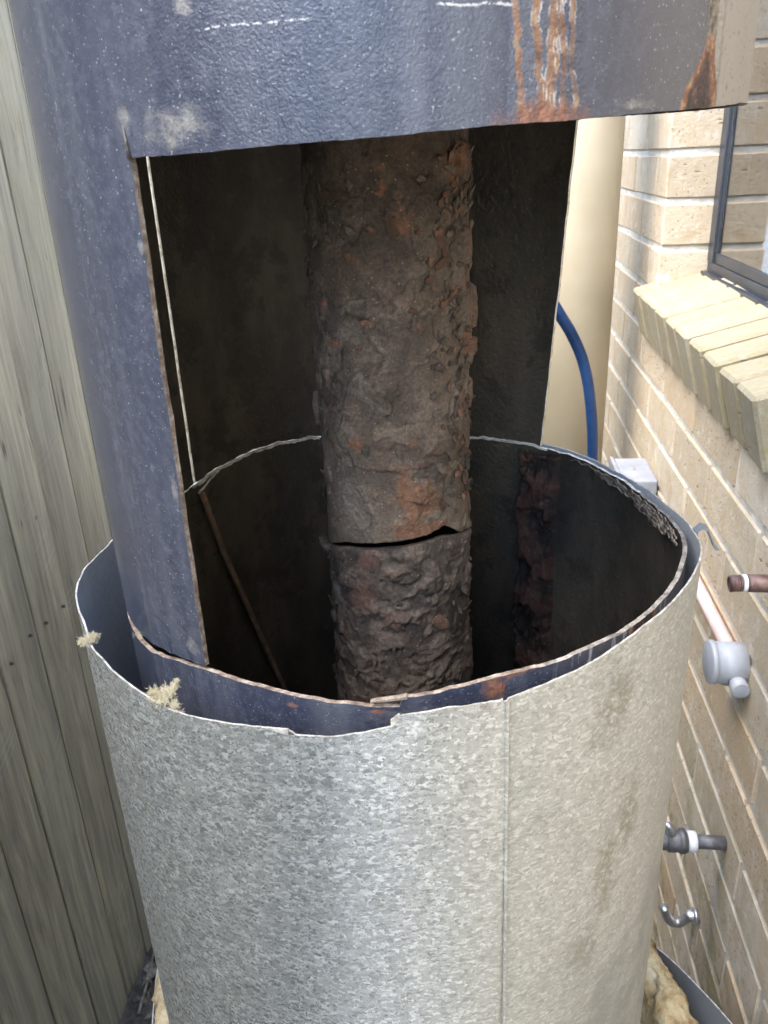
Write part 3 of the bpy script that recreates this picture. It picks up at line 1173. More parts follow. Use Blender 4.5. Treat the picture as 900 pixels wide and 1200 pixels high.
def lerp(a, b, t):
    return np.array(a) * (1 - t[..., None]) + np.array(b) * t[..., None]


def seamcol(f1, f2, body, zz):
    c = lerp((0.036, 0.028, 0.023), (0.105, 0.054, 0.040), sstep(0.35, 0.65, f1))
    return lerp((1, 1, 1), (0.55, 0.5, 0.5), sstep(0.5, 0.7, f2))[..., :] * c


patch('corroded_weld', 138.0, 153.5, -0.36, -0.004, TR - 0.0031, 0.0075, 5, FLUE, seamcol, low_o)
# slag burr along the rear cut, with a loose sliver at its end
ribbon('cut_burr', [(-111.2 - 0.5 * k, rim(-111.2 - 0.5 * k) - 0.0014 + 0.0009 * n1(k * 0.7, 62), rim(-111.2 - 0.5 * k) + 0.0012 + 0.0008 * n1(k * 0.9, 63), TR - 0.0038 - 0.0006 * n1(k * 0.4, 64)) for k in range(82)], 0.0011, [CUT], low_o, (0, 0, 0))
ribbon('cut_burr', [(-112.5 - 0.5 * k, rim(-112.5 - 0.5 * k) - 0.0085 + 0.00042 * k, rim(-112.5 - 0.5 * k) - 0.0062 + 0.00036 * k, TR - 0.0048) for k in range(17)], 0.0010, [CUT], low_o, (0, 0, 0))
ribbon('cut_burr', [(178 - 0.5 * k, rim(178 - 0.5 * k) - 0.0010, rim(178 - 0.5 * k) + 0.0008 + 0.0007 * n1(k * 0.9, 65), TR - 0.0038) for k in range(70)], 0.0010, [CUT], low_o, (0, 0, 0))
# thin dip rod leaning on the left inside wall
link('dip_rod', tube_mesh('dip_rod', [((TR - 0.008) * math.sin(R_(a)), -(TR - 0.008) * math.cos(R_(a)), z) for a, z in ((-113, -0.01), (-118, -0.08), (-122, -0.125), (-128, -0.2), (-134, -0.275), (-140, -0.36))], 0.0030,
     simple('rusty_rod', (0.13, 0.085, 0.06), (0.24, 0.16, 0.11), 80, 0.7, 0.0), 10), tank, TL)


# central flue, upper and lower lengths
def flue(name, z0f, z1f, zlo, zhi, base, rough_lo, seed, blisters, colfun, nph=420, dz=0.0009, cx=(-0.003, 0.0)):
    P = np.linspace(-180, 180, nph, endpoint=False)
    nz = int((zhi - zlo) / dz)
    T = np.linspace(0, 1, nz)
    a = np.radians(P)[None, :].repeat(nz, 0)
    b0 = np.array([z0f(p) for p in P])[None, :]
    b1 = np.array([z1f(p) for p in P])[None, :]
    zz = b0 + (b1 - b0) * T[:, None]
    q = np.stack([np.sin(a) * base, -np.cos(a) * base, zz], -1)
    low = fbm(q * 16, 3, seed)
    wq = q + 0.016 * (np.stack([fbm(q * 40, 3, seed + 31), fbm(q * 40, 3, seed + 32), fbm(q * 40, 3, seed + 33)], -1) - 0.5)
    f1 = fbm(wq * np.array([1, 1, 0.8]) * 34, 4, seed + 3)
    f2 = fbm(wq * np.array([1, 1, 1.3]) * 70, 4, seed + 9)
    f3 = fbm(q * 330, 3, seed + 15)
    plate = sstep(0.535, 0.55, f1) * 0.0017 + sstep(0.60, 0.615, f1) * 0.0013
    pit = sstep(0.43, 0.40, f1) * 0.0012
    small = sstep(0.57, 0.59, f2) * 0.0011
    patchy = sstep(0.46, 0.60, fbm(q * 20, 3, seed + 51))
    calm = 1.0 if rough_lo else (0.15 + 0.85 * patchy)
    d = (low - 0.5) * 0.0008 + (plate * 0.7 + small * 0.8) * calm - pit * 0.4 + (f3 - 0.5) * 0.0005
    if rough_lo:
        ridge = 1 - np.abs(fbm(wq * np.array([1, 1, 2.2]) * 38, 4, seed + 21) * 2 - 1)
        d = d + sstep(0.88, 0.97, ridge) * 0.0007 + sstep(0.52, 0.535, f2) * 0.0007
    pdeg = np.degrees(a)
    bl = np.zeros_like(zz)
    for (bp, bz, wp, wz, h) in blisters:
        dp = (pdeg - bp + 180) % 360 - 180
        rr_ = (dp / wp) ** 2 + ((zz - bz) / wz) ** 2 + (f2 - 0.5) * 1.7 + (f3 - 0.5) * 0.8
        s = sstep(1.0, 0.82, rr_) * (0.7 + 0.3 * np.clip(1 - rr_, 0, 1))
        d = d + s * h * 0.78
        bl = np.maximum(bl, s)
    r = base + d
    V = np.stack([np.sin(a) * r, -np.cos(a) * r, zz], -1)
    C = colfun(pdeg, zz, low, f1, f2, f3, bl, plate)
    # inner bore ring so that the cut ends read as a thick pipe
    ri = base - 0.0026
    inner = np.stack([np.sin(a[0]) * ri, -np.cos(a[0]) * ri, zz[0]], -1)
    inner2 = np.stack([np.sin(a[0]) * ri, -np.cos(a[0]) * ri, zz[-1]], -1)
    VV = np.concatenate([V.reshape(-1, 3), inner, inner2])
    I = np.arange(nz * nph).reshape(nz, nph)
    J = np.roll(I, -1, 1)
    q4 = np.stack([I[:-1], J[:-1], J[1:], I[1:]], -1).reshape(-1, 4)
    o0, o1 = nz * nph, nz * nph + nph
    k = np.arange(nph)
    k1 = (k + 1) % nph
    e0 = np.stack([o0 + k, o0 + k1, k1, k], -1)
    e1 = np.stack([(nz - 1) * nph + k, (nz - 1) * nph + k1, o1 + k1, o1 + k], -1)
    e2 = np.stack([o0 + k1, o0 + k, o1 + k, o1 + k1], -1)
    F = np.concatenate([q4, e0, e1, e2])
    me = bpy.data.meshes.new(name)
    me.vertices.add(len(VV))
    me.vertices.foreach_set('co', VV.astype(np.float32).ravel())
    me.loops.add(F.size)
    me.loops.foreach_set('vertex_index', F.astype(np.int32).ravel())
    me.polygons.add(len(F))
    me.polygons.foreach_set('loop_start', np.arange(0, F.size, 4, dtype=np.int32))
    me.update(calc_edges=True)
    sm = np.ones(len(F), dtype=bool)
    sm[len(q4):] = False
    me.polygons.foreach_set('use_smooth', sm)
    me.materials.append(FLUE)
    at = me.color_attributes.new('Col', 'FLOAT_COLOR', 'POINT')
    cc = np.concatenate([C.reshape(-1, 3), np.tile([[0.03, 0.025, 0.022]], (2 * nph, 1))])
    at.data.foreach_set('color', np.concatenate([cc, np.ones((len(cc), 1))], -1).astype(np.float32).ravel())
    me.validate()
    return link(name, me, tank, (cx[0], cx[1], -GZ))


def spot(p, z, p0, z0, sp, sz):
    return np.exp(-(((p - p0) / sp) ** 2 + ((z - z0) / sz) ** 2))


ORANGE = [(14.8, 0.222, 11, 0.016), (-19, 0.203, 13, 0.007), (24.2, 0.160, 6, 0.006), (62, 0.255, 14, 0.022), (27, 0.036, 18, 0.018), (30, 0.015, 30, 0.009), (75, 0.20, 8, 0.02), (78, 0.15, 9, 0.03), (-20, 0.08, 7, 0.006), (3, 0.24, 6, 0.008), (-45, 0.175, 5, 0.005), (10, 0.045, 5, 0.02)]


def col_up(p, z, low, f1, f2, f3, bl, plate):
    dust = lerp((0.080, 0.062, 0.047), (0.180, 0.143, 0.108), sstep(0.35, 0.65, low * 0.5 + f2 * 0.5))
    # band's shade painted into the pipe's sooty crown, paler dust lower down
    dark = sstep(0.14, 0.26, z + (low - 0.5) * 0.12)
    c = dust * (1 - 0.40 * dark)[..., None]
    c = c * (1 - 0.45 * sstep(0.540, 0.525, f1) * sstep(0.495, 0.52, f1))[..., None]
    c = c * (1 + 0.30 * sstep(0.55, 0.56, f1) * sstep(0.585, 0.56, f1))[..., None]
    c = c * (1 - 0.30 * sstep(0.57, 0.555, f2) * sstep(0.53, 0.55, f2))[..., None]
    smooth = spot(p, z, -32, 0.036, 22, 0.024)
    c = lerp((0, 0, 0), (0.19, 0.16, 0.13), smooth * 0.7) + c * (1 - smooth * 0.7)[..., None]
    rust = np.zeros_like(z)
    for o in ORANGE:
        rust = np.maximum(rust, spot(p, z, *o))
    tint = sstep(0.45, 0.75, fbm(np.stack([np.sin(np.radians(p)), np.cos(np.radians(p)), z * 18], -1) * 3.1, 4, 77))
    c = c * (1 - 0.28 * tint)[..., None] + np.array((0.165, 0.105, 0.072)) * (0.28 * tint)[..., None]
    rust = sstep(0.40, 0.66, rust * 0.72 + (f2 - 0.5) * 1.3 + (f3 - 0.5) * 0.7 + sstep(0.6, 0.68, f1) * 0.12)
    rc = lerp((0.11, 0.050, 0.028), (0.27, 0.138, 0.075), f3)
    c = c * (1 - 0.8 * rust)[..., None] + rc * (0.8 * rust)[..., None]
    c = c * (1 - 0.25 * bl)[..., None] + np.array((0.15, 0.085, 0.065)) * (0.25 * bl)[..., None]
    return c


def col_lo(p, z, low, f1, f2, f3, bl, plate):
    c = lerp((0.050, 0.040, 0.032), (0.130, 0.102, 0.080), sstep(0.35, 0.65, f2 * 0.7 + f3 * 0.3))
    r = sstep(0.58, 0.72, f1)
    c = c * (1 - 0.5 * r)[..., None] + np.array((0.17, 0.085, 0.06)) * (0.5 * r)[..., None]
    lip = sstep(0.006, 0.0, np.abs(z + 0.001))
    c = c * (1 - 0.4 * lip)[..., None] + np.array((0.16, 0.13, 0.11)) * (0.4 * lip)[..., None]
    return c


GAP = [(-180, 0.0010), (-70, 0.0008), (-62, 0.0022), (-20, 0.0044), (10, 0.0052), (30, 0.0064), (44, 0.0082), (52, 0.0060), (62, 0.0014), (180, 0.0010)]
CUTL = [(-180, -0.012), (-64, -0.0095), (-40, -0.002), (-5, 0.0030), (24, 0.0055), (43, 0.0065), (60, 0.002), (120, -0.008), (180, -0.012)]
lo_top = lambda p: interp(CUTL, p) + 0.0003 * n1(p * 0.2, 91)
up_bot = lambda p: interp(CUTL, p) + interp(GAP, p) + 0.0004 * n1(p * 0.25, 92)
BL_UP = [(-49, 0.170, 4.5, 0.0075, 0.0030), (-27, 0.178, 3.5, 0.006, 0.003), (-25.8, 0.105, 6, 0.0085, 0.0042), (24.2, 0.16, 5, 0.006, 0.002), (14, 0.225, 9, 0.012, 0.002), (72, 0.205, 11, 0.012, 0.0050), (76, 0.165, 12, 0.015, 0.0062),
         (80, 0.135, 9, 0.010, 0.0058), (70, 0.255, 12, 0.012, 0.0045), (-80, 0.095, 9, 0.014, 0.0058), (40, 0.075, 14, 0.006, 0.0022), (5, 0.066, 30, 0.0035, 0.0018), (26, 0.045, 12, 0.010, 0.0024), (-2, 0.083, 7, 0.006, 0.0016), (66, 0.185, 6, 0.01, 0.003),
         (-8, 0.13, 6, 0.008, 0.0015), (-50, 0.125, 5, 0.01, 0.002), (35, 0.205, 5, 0.01, 0.002), (84, 0.105, 8, 0.012, 0.004)]
BL_LO = [(-78, -0.012, 9, 0.0085, 0.0075), (-14, -0.045, 5, 0.006, 0.0035), (-70, -0.075, 7, 0.006, 0.005), (10, -0.02, 12, 0.006, 0.003), (30, -0.03, 10, 0.008, 0.003), (78, -0.04, 9, 0.012, 0.004), (-40, -0.03, 8, 0.006, 0.003), (5, -0.003, 4, 0.004, 0.003)]
flue('flue_pipe', up_bot, lambda p: 0.62, 0.0, 0.62, 0.0542, False, 3, BL_UP, col_up)
flue('flue_pipe', lambda p: -0.50, lo_top, -0.50, 0.0, 0.0540, True, 40, BL_LO, col_lo, dz=0.0013)

# thin curled scale flakes standing off the flue (far too many and too small to count)
rf = random.Random(21)
fv, ff, fc = [], [], []
for k in range(430):
    if rf.random() < 0.5:
        ph, zc = rf.gauss(66, 20), rf.uniform(0.02, 0.27)
    else:
        ph, zc = rf.uniform(-92, 92), rf.uniform(-0.16, 0.26)
    if -0.012 < zc < 0.022 or (abs(ph + 32) < 22 and 0.01 < zc < 0.06):
        continue
    a = R_(ph)
    er = Vector((math.sin(a), -math.cos(a), 0))
    et = Vector((math.cos(a), math.sin(a), 0))
    ez = Vector((0, 0, 1))
    sz = rf.uniform(0.0013, 0.0034) * (1.5 if rf.random() < 0.12 else 1.0)
    el = rf.uniform(0.7, 1.9)
    n = rf.randrange(6, 9)
    rot = rf.uniform(0, 6.28)
    lift = rf.uniform(0.15, 0.55)
    ld = rf.uniform(0, 6.28)
    base = er * (0.0546 + (0.0006 if zc < 0 else 0.0002)) + ez * zc
    rust = rf.random() < (0.38 if zc > 0 else 0.15)
    g = rf.uniform(0.55, 1.15) * (1.0 if zc > 0 else 0.75)
    cc = (0.150 * g, 0.084 * g, 0.054 * g) if rust else (0.112 * g, 0.089 * g, 0.069 * g)
    b0 = len(fv)
    ring = []
    for q in range(n):
        an = 2 * math.pi * q / n
        rr_ = sz * rf.uniform(0.45, 1.35)
        x, y = math.cos(an) * rr_ * el, math.sin(an) * rr_
        x, y = x * math.cos(rot) - y * math.sin(rot), x * math.sin(rot) + y * math.cos(rot)
        u = (x * math.cos(ld) + y * math.sin(ld)) / sz + 0.9
        h = max(0.0, u) ** 1.6 * lift * sz * 0.6
        # follow the round of the pipe
        drop = x * x / (2 * 0.055)
        ring.append(base + et * x + ez * y + er * (h - drop))
    for off in (0.0006, -0.0002):
        for p_ in ring:
            fv.append(p_ + er * off)
            fc.append(cc)
    fv.append(sum(ring, Vector()) / n + er * 0.0011)
    fc.append(tuple(c_ * 1.15 for c_ in cc))
    for q in range(n):
        q1 = (q + 1) % n
        ff.append((b0 + 2 * n, b0 + q, b0 + q1))
        ff.append((b0 + q, b0 + n + q, b0 + n + q1, b0 + q1))
    ff.append(tuple(b0 + n + q for q in range(n))[::-1])
me = mesh('scale_flakes', fv, ff, FLUE)
at = me.color_attributes.new('Col', 'FLOAT_COLOR', 'POINT')
at.data.foreach_set('color', np.concatenate([np.array(fc), np.ones((len(fc), 1))], -1).astype(np.float32).ravel())
tag(link('scale_flakes', me, tank, (-0.003, 0, -GZ)), kind='stuff')

# ================================================================== GALVANISED JACKET
jk = empty('galvanised_jacket', (JC, 0, GZ), 'spangled galvanised steel jacket with a ragged cut rim round the tank', 'jacket')
JRIM = [(-180, -0.01), (-110, -0.020), (-89.6, -0.0238), (-77.3, -0.0177), (-66.9, -0.0139), (-55.4, -0.0150), (-51.7, -0.0255), (-36.2, -0.0237), (-27.3, -0.027), (-19.9, -0.0239), (-9.75, -0.0202), (-6.7, -0.0200), (-6.15, -0.0228),
        (0.3, -0.0208), (7.2, -0.0155), (7.4, -0.0094), (14.5, -0.0064), (21.5, -0.0066), (22.1, -0.0081), (28.4, -0.0046), (34, -0.0021), (46.7, 0.0057), (59.2, 0.0092), (66.7, 0.0095), (80, 0.004), (85.4, 0.0), (103.6, -0.0078), (120, -0.0050), (133.5, -0.0015), (143.3, -0.0005), (165, 0.000), (180, -0.01)]
JRIM = [(a, b) for a, b in JRIM]
jphis = [-180 + 0.5 * k for k in range(721)]
JRC = {round(p, 2): interp(JRIM, p) + 0.00055 * n1(p * 0.6, 101, 4) for p in jphis}
JRC[180.0] = JRC[-180.0]
jzs = [-1.245, -1.0, -0.8, -0.65, -0.55] + [-0.5 + 0.02 * k for k in range(21)] + [-0.09, -0.08, -0.07, -0.06, -0.05, -0.04, -0.03, -0.02, -0.01, 0.0]


def pos_j(p, z):
    t = max(0.0, 1 + z / 0.10)
    r = JR + 0.0012 * math.exp(-((p - 78) / 24) ** 2) * max(0.0, min(1.0, 1 + z / 0.3)) + 0.0009 * n1(p * 0.05, 102) + 0.0011 * n1(p * 0.11, 103) * max(0, 1 + z / 0.05)
    # lap of the vertical seam: the sheet steps out by its own thickness
    if p > 22.6:
        r -= 0.0010 * max(0.0, 1 - (p - 22.6) / 40)
    elif p > 10:
        r += 0.0008 * (p - 10) / 12.6
    return p, z + JRC[round(p, 2)] * t, r


jsheet = shell('jacket_sheet', jphis, jzs, lambda p, z: True, pos_j, 0.0012, [GALV, GALVIN, ZEDGE], jk, TL)
# seam shadow line: folded lap strip
vs, fs = [], []
ribn = 40
for i in range(ribn + 1):
    z = -1.2 + (1.2 - 0.0075) * i / ribn
    for p, dr in ((22.25, 0.0004), (22.35, 0.0016), (22.62, 0.0017), (22.72, 0.0002)):
        r = JR + dr + 0.0006
        vs.append((r * math.sin(R_(p + (-z) * 3.2)), -r * math.cos(R_(p + (-z) * 3.2)), z))
for i in range(ribn):
    for k in range(3):
        a = i * 4 + k
        fs.append((a, a + 1, a + 5, a + 4))
link('lap_seam', mesh('lap_seam', vs, fs, [GALV], smooth=False), jsheet)

# torn bits of the rim
def jrib(name, pts, mat=None):
    return ribbon(name, pts, 0.0012, [mat or GALV], jsheet, (0, 0, 0))


jrib('torn_flap', [(-10.0 + 0.4 * k, -0.0208 - 0.0001 * k, -0.0196 + 0.0002 * k, JR + 0.0010 + 0.00012 * k) for k in range(9)], ZEDGE)
jrib('torn_flap', [(6.9 + 0.3 * k, -0.0150 + 0.0012 * k, -0.0105 + 0.0010 * k + 0.0006 * n1(k * 1.3, 7), JR + 0.0012 - 0.0001 * k) for k in range(5)], ZEDGE)
jrib('torn_flap', [(18.3 + 0.4 * k, -0.0105, -0.0060 + 0.0009 * n1(k * 0.9, 8), JR + 0.0012) for k in range(10)], ZEDGE)
# bent tab hooked over on the wall side
tb = []
for (x, z) in ((0.2295, -0.022), (0.2305, -0.008), (0.234, -0.0045), (0.2385, -0.0060), (0.2415, -0.0125), (0.2455, -0.0215), (0.2475, -0.0222)):
    tb.append((x, z))
vs, fs = [], []
for i, (x, z) in enumerate(tb):
    hw = 0.0052
    for yy_ in (-hw, hw):
        vs.append((x, 0.004 + yy_, z)); vs.append((x + 0.0010, 0.004 + yy_, z + 0.0008))
for i in range(len(tb) - 1):
    a = i * 4
    for (p, q) in ((0, 1), (1, 3), (3, 2), (2, 0)):
        fs.append((a + p, a + q, a + 4 + q, a + 4 + p))
fs.append((0, 2, 3, 1)); e = (len(tb) - 1) * 4; fs.append((e, e + 1, e + 3, e + 2))
o = link('bent_tab', mesh('bent_tab', vs, fs, [PAINTSHEET]), jsheet, (0.009 - 0.0045, 0, 0))

# ================================================================== PEELED OUTER CASING AND INSULATION AT THE FOOT
path = [(0.398, -0.02), (0.385, 0.01), (0.353, 0.07), (0.312, 0.135), (0.283, 0.167), (0.23, 0.225), (0.15, 0.30), (0.02, 0.345), (-0.12, 0.335), (-0.24, 0.27), (-0.31, 0.18), (-0.334, 0.109), (-0.325, 0.069), (-0.309, 0.017), (-0.285, -0.06), (-0.25, -0.13)]


def smoothpath(p, n):
    P = np.array(p)
    t = np.concatenate([[0], np.cumsum(np.linalg.norm(np.diff(P, axis=0), axis=1))])
    tt = np.linspace(0, t[-1], n)
    # Catmull-style smoothing by repeated averaging of a dense linear resample
    X = np.stack([np.interp(tt, t, P[:, i]) for i in range(2)], -1)
    for _ in range(6):
        X[1:-1] = 0.25 * X[:-2] + 0.5 * X[1:-1] + 0.25 * X[2:]
    return X


SP = smoothpath(path, 120)
tn = np.gradient(SP, axis=0)
tn /= np.linalg.norm(tn, axis=1)[:, None]
nrm = np.stack([tn[:, 1], -tn[:, 0]], -1)     # points outwards of the loop
vs, fs, mi = [], [], []
for i in range(120):
    zt = -0.650 + 0.003 * n1(i * 0.15, 110)
    a = SP[i]
    b = SP[i] - nrm[i] * 0.0016 * (1 if np.dot(nrm[i], SP[i]) > 0 else -1)
    vs += [(a[0], a[1], GZ + 0.003), (a[0], a[1], zt), (b[0], b[1], zt), (b[0], b[1], GZ + 0.003)]
for i in range(119):
    for k, m_ in ((0, 0), (1, 2), (2, 1), (3, 0)):
        fs.append((i * 4 + k, i * 4 + (k + 1) % 4, i * 4 + 4 + (k + 1) % 4, i * 4 + 4 + k)); mi.append(m_)
fs.append((0, 1, 2, 3)); mi.append(2)
fs.append((476, 479, 478, 477)); mi.append(2)
co = empty('peeled_casing', (0, 0.3, GZ), 'peeled grey steel outer casing sheet standing round the foot of the galvanised jacket', 'steel casing')
link('casing_sheet', mesh('casing_sheet', vs, fs, [PAINTSHEET, PAINTSHEET, ZEDGE], mi), co, (0, -0.3, -GZ))


def foam(name, ctrl, label):
    """lumpy batt: ctrl = list of (x, y, ztop, halfwidth)"""
    C = np.array(ctrl)
    t = np.linspace(0, len(C) - 1, 70)
    I = np.stack([np.interp(t, np.arange(len(C)), C[:, k]) for k in range(4)], -1)
    tg = np.gradient(I[:, :2], axis=0)
    tg /= np.linalg.norm(tg, axis=1)[:, None]
    nr = np.stack([-tg[:, 1], tg[:, 0]], -1)
    prof = [(-1, 'g'), (-1.0, -0.30), (-1.0, -0.12), (-0.92, -0.035), (-0.7, -0.008), (-0.4, 0.0), (0, 0.004), (0.4, 0.0), (0.7, -0.008), (0.92, -0.035), (1, -0.12), (1, -0.3), (1, 'g')]
    V = []
    for i in range(70):
        for (s, dz) in prof:
            z = GZ + 0.004 if dz == 'g' else I[i, 2] + dz
            V.append((I[i, 0] + nr[i, 0] * s * I[i, 3], I[i, 1] + nr[i, 1] * s * I[i, 3], z))
    # refine the mesh, then push it about with noise
    n = len(prof)
    fs = [(i * n + k, i * n + k + 1, (i + 1) * n + k + 1, (i + 1) * n + k) for i in range(69) for k in range(n - 1)]
    fs += [tuple(range(n))[::-1], tuple(69 * n + k for k in range(n))]
    bm = bmesh.new()
    bvs = [bm.verts.new(v) for v in V]
    for f in fs:
        bm.faces.new([bvs[k] for k in f])
    bmesh.ops.subdivide_edges(bm, edges=[e for e in bm.edges if e.calc_length() > 0.004 and e.calc_length() < 0.08], cuts=3, use_grid_fill=True)
    bm.normal_update()
    co_ = np.array([v.co[:] for v in bm.verts])
    no_ = np.array([v.normal[:] for v in bm.verts])
    dsp = (fbm(co_ * 45, 4, 5) - 0.5) * 0.026 + (fbm(co_ * 160, 3, 9) - 0.5) * 0.010
    dsp[co_[:, 2] < GZ + 0.02] = 0
    co_ = co_ + no_ * dsp[:, None]
    for v, c in zip(bm.verts, co_):
        v.co = c
    me = bpy.data.meshes.new(name)
    bm.to_mesh(me)
    bm.free()
    me.materials.append(FOAM)
    me.polygons.foreach_set('use_smooth', [True] * len(me.polygons))
    o = link(name, me)
    return tag(o, label, 'insulation', 'foam insulation left at the foot of the tank')


foam('insulation_batt', [(0.225, 0.195, -0.645, 0.018), (0.262, 0.160, -0.632, 0.018), (0.286, 0.115, -0.636, 0.021), (0.300, 0.070, -0.652, 0.025), (0.305, 0.02, -0.665, 0.026), (0.30, -0.03, -0.68, 0.024)],
     'torn yellow insulation batt between the jacket and the grey sheet, brick wall side')
foam('insulation_batt', [(-0.25, 0.21, -0.645, 0.022), (-0.304, 0.120, -0.628, 0.026), (-0.303, 0.07, -0.626, 0.023), (-0.288, 0.02, -0.628, 0.021), (-0.266, -0.04, -0.64, 0.018)],
     'yellow brown insulation batt behind the casing edge at the fence side')


# ---- loose tufts of glass wool
def tuft(name, c, lobes, n, label, seed, group='glass wool tufts caught on the rims'):
    """tangle of fine curly fibres round a few lobes: (dx, dy, dz, radius)"""
    r = random.Random(seed)
    vs, fs = [], []
    tot = sum(l[3] for l in lobes)
    for lx, ly, lz, lr in lobes:
        for k in range(int(n * lr / tot)):
            lr = lr * 1.0
            p = Vector((lx, ly, lz)) + Vector((r.gauss(0, .45), r.gauss(0, .35), r.gauss(0, .45))) * lr
            out = (p - Vector((lx, ly, lz)) * 0.6)
            out = out.normalized() if out.length > 1e-6 else Vector((0, 0, 1))
            d = Vector((r.gauss(0, 1), r.gauss(0, 1), r.gauss(0, 1))).normalized() * 0.9 + out * r.uniform(0, 0.9)
            d.normalize()
            L = lr * r.uniform(0.25, 0.8) * (2.4 if r.random() < 0.05 else 1.0)
            w_ = r.uniform(0.00007, 0.0002)
            b0 = len(vs)
            curl = Vector((r.gauss(0, 1), r.gauss(0, 1), r.gauss(0, 1))).normalized()
            ns_ = 5
            for t in range(ns_):
                sd_ = d.cross(curl)
                sd_ = sd_.normalized() if sd_.length > 1e-4 else Vector((1, 0, 0))
                bn = d.cross(sd_)
                ww = w_ * (1 - 0.7 * t / (ns_ - 1))
                for q in range(3):
                    an = q * 2.0944
                    vs.append(p + (sd_ * math.cos(an) + bn * math.sin(an)) * ww)
                p = p + d * L / (ns_ - 1)
                d = (d + curl * r.uniform(0.1, 0.7) + Vector((r.gauss(0, .2), r.gauss(0, .2), r.gauss(0, .2)))).normalized()
            for s_ in range(ns_ - 1):
                a = b0 + s_ * 3
                for q in range(3):
                    fs.append((a + q, a + (q + 1) % 3, a + 3 + (q + 1) % 3, a + 3 + q))
    me = mesh(name, vs, fs, FLUFF)
    o = link(name, me, None, c)
    return tag(o, label, 'insulation tuft', group)


def jpt(p, z, dr=0.0):
    return (JC + (JR + dr) * math.sin(R_(p)), -(JR + dr) * math.cos(R_(p)), z)


tuft('insulation_tuft', jpt(-27.8, -0.022, -0.002), [(-0.0063, 0.0000, 0.0026, 0.0034), (-0.0019, -0.0007, 0.0007, 0.0039), (0.0025, 0.0000, 0.0040, 0.0037), (0.0063, 0.0007, 0.0079, 0.0024), (0.0082, 0.0007, 0.0119, 0.0015), (0.0056, -0.0019, -0.0026, 0.0030), (0.0082, -0.0031, -0.0079, 0.0022)], 2600,
     'large fluffy cream insulation tuft caught on the jacket rim below the blue strip', 1)
tuft('insulation_tuft', jpt(-52.0, -0.024, 0.0), [(-0.0040, 0.0000, -0.0007, 0.0030), (0.0000, 0.0000, 0.0007, 0.0036), (0.0040, 0.0007, 0.0026, 0.0030)], 1100, 'small cream insulation tuft on the leftmost bend of the jacket rim', 2)
tuft('insulation_tuft', (TC - 0.1595, -0.139, -0.020), [(-0.0026, 0.0000, 0.0003, 0.0026), (0.0000, 0.0000, 0.0000, 0.0020)], 40, 'tiny white fibre wisp on the outer edge of the blue strip', 3)

# ================================================================== THINGS ON AND BESIDE THE WALL
# cream round downpipe behind the tank
dp = empty('cream_downpipe', (0.2486, 1.25, GZ), 'wide smooth cream plastic downpipe standing behind the tank by the wall', 'downpipe')
link('pipe', tube_mesh('pipe', [(0, 0, 0.0), (0, 0, 2.6)], 0.100, CREAM, 64), dp)
link('socket', tube_mesh('socket', [(0, 0, 0.30), (0, 0, 0.303), (0, 0, 0.42), (0, 0, 0.425)], [0.1005, 0.107, 0.107, 0.1005], CREAM, 64), dp)
# blue hose
hp = [(0.07, 0.90, 0.13), (0.12, 0.905, 0.10), (0.165, 0.91, 0.055), (0.203, 0.92, -0.004), (0.232, 0.935, -0.050), (0.257, 0.95, -0.105), (0.274, 0.95, -0.178), (0.285, 0.95, -0.29), (0.285, 0.96, -0.45), (0.275, 0.97, -0.7), (0.25, 1.0, -0.95), (0.22, 1.02, -1.15), (0.16, 1.03, -1.22), (0.05, 1.03, -1.236), (-0.10, 1.0, -1.236)]


def crom(P, n):
    P = [Vector(p) for p in P]
    out = []
    for i in range(len(P) - 1):
        p0, p1, p2, p3 = P[max(i - 1, 0)], P[i], P[i + 1], P[min(i + 2, len(P) - 1)]
        for k in range(n):
            t = k / n
            out.append(0.5 * ((2 * p1) + (p2 - p0) * t + (2 * p0 - 5 * p1 + 4 * p2 - p3) * t * t + (-p0 + 3 * p1 - 3 * p2 + p3) * t ** 3))
    out.append(P[-1])
    return out


# the hose rises out of view behind the tank, hooked over the casing pipe and falls again
hp = [(-0.16, 1.02, -1.236), (-0.13, 1.0, -1.0), (-0.10, 0.96, -0.5), (-0.06, 0.92, -0.05), (0.0, 0.90, 0.12)] + hp
tag(link('garden_hose', tube_mesh('garden_hose', crom(hp, 8), 0.0105, HOSE, 14)), 'glossy blue hose arching in front of the cream downpipe', 'hose')

# small white box on the wall
bx = empty('white_wall_box', (WX, 1.0, -0.40), 'small pale white plastic box fixed low on the brick wall by the downpipe', 'junction box')
bbody = link('box_body', box_mesh('box_body', (-0.068, -0.055, -0.05), (-0.001, 0.075, 0.062), WHITEBOX, 0.006, 3), bx)
link('box_lid', box_mesh('box_lid', (-0.076, -0.058, -0.053), (-0.0685, 0.078, 0.065), WHITEBOX, 0.003), bx)
link('screw', tube_mesh('screw', [(-0.040, 0.01, 0.0615), (-0.040, 0.01, 0.0640)], 0.006, DARKPVC, 12), bbody)

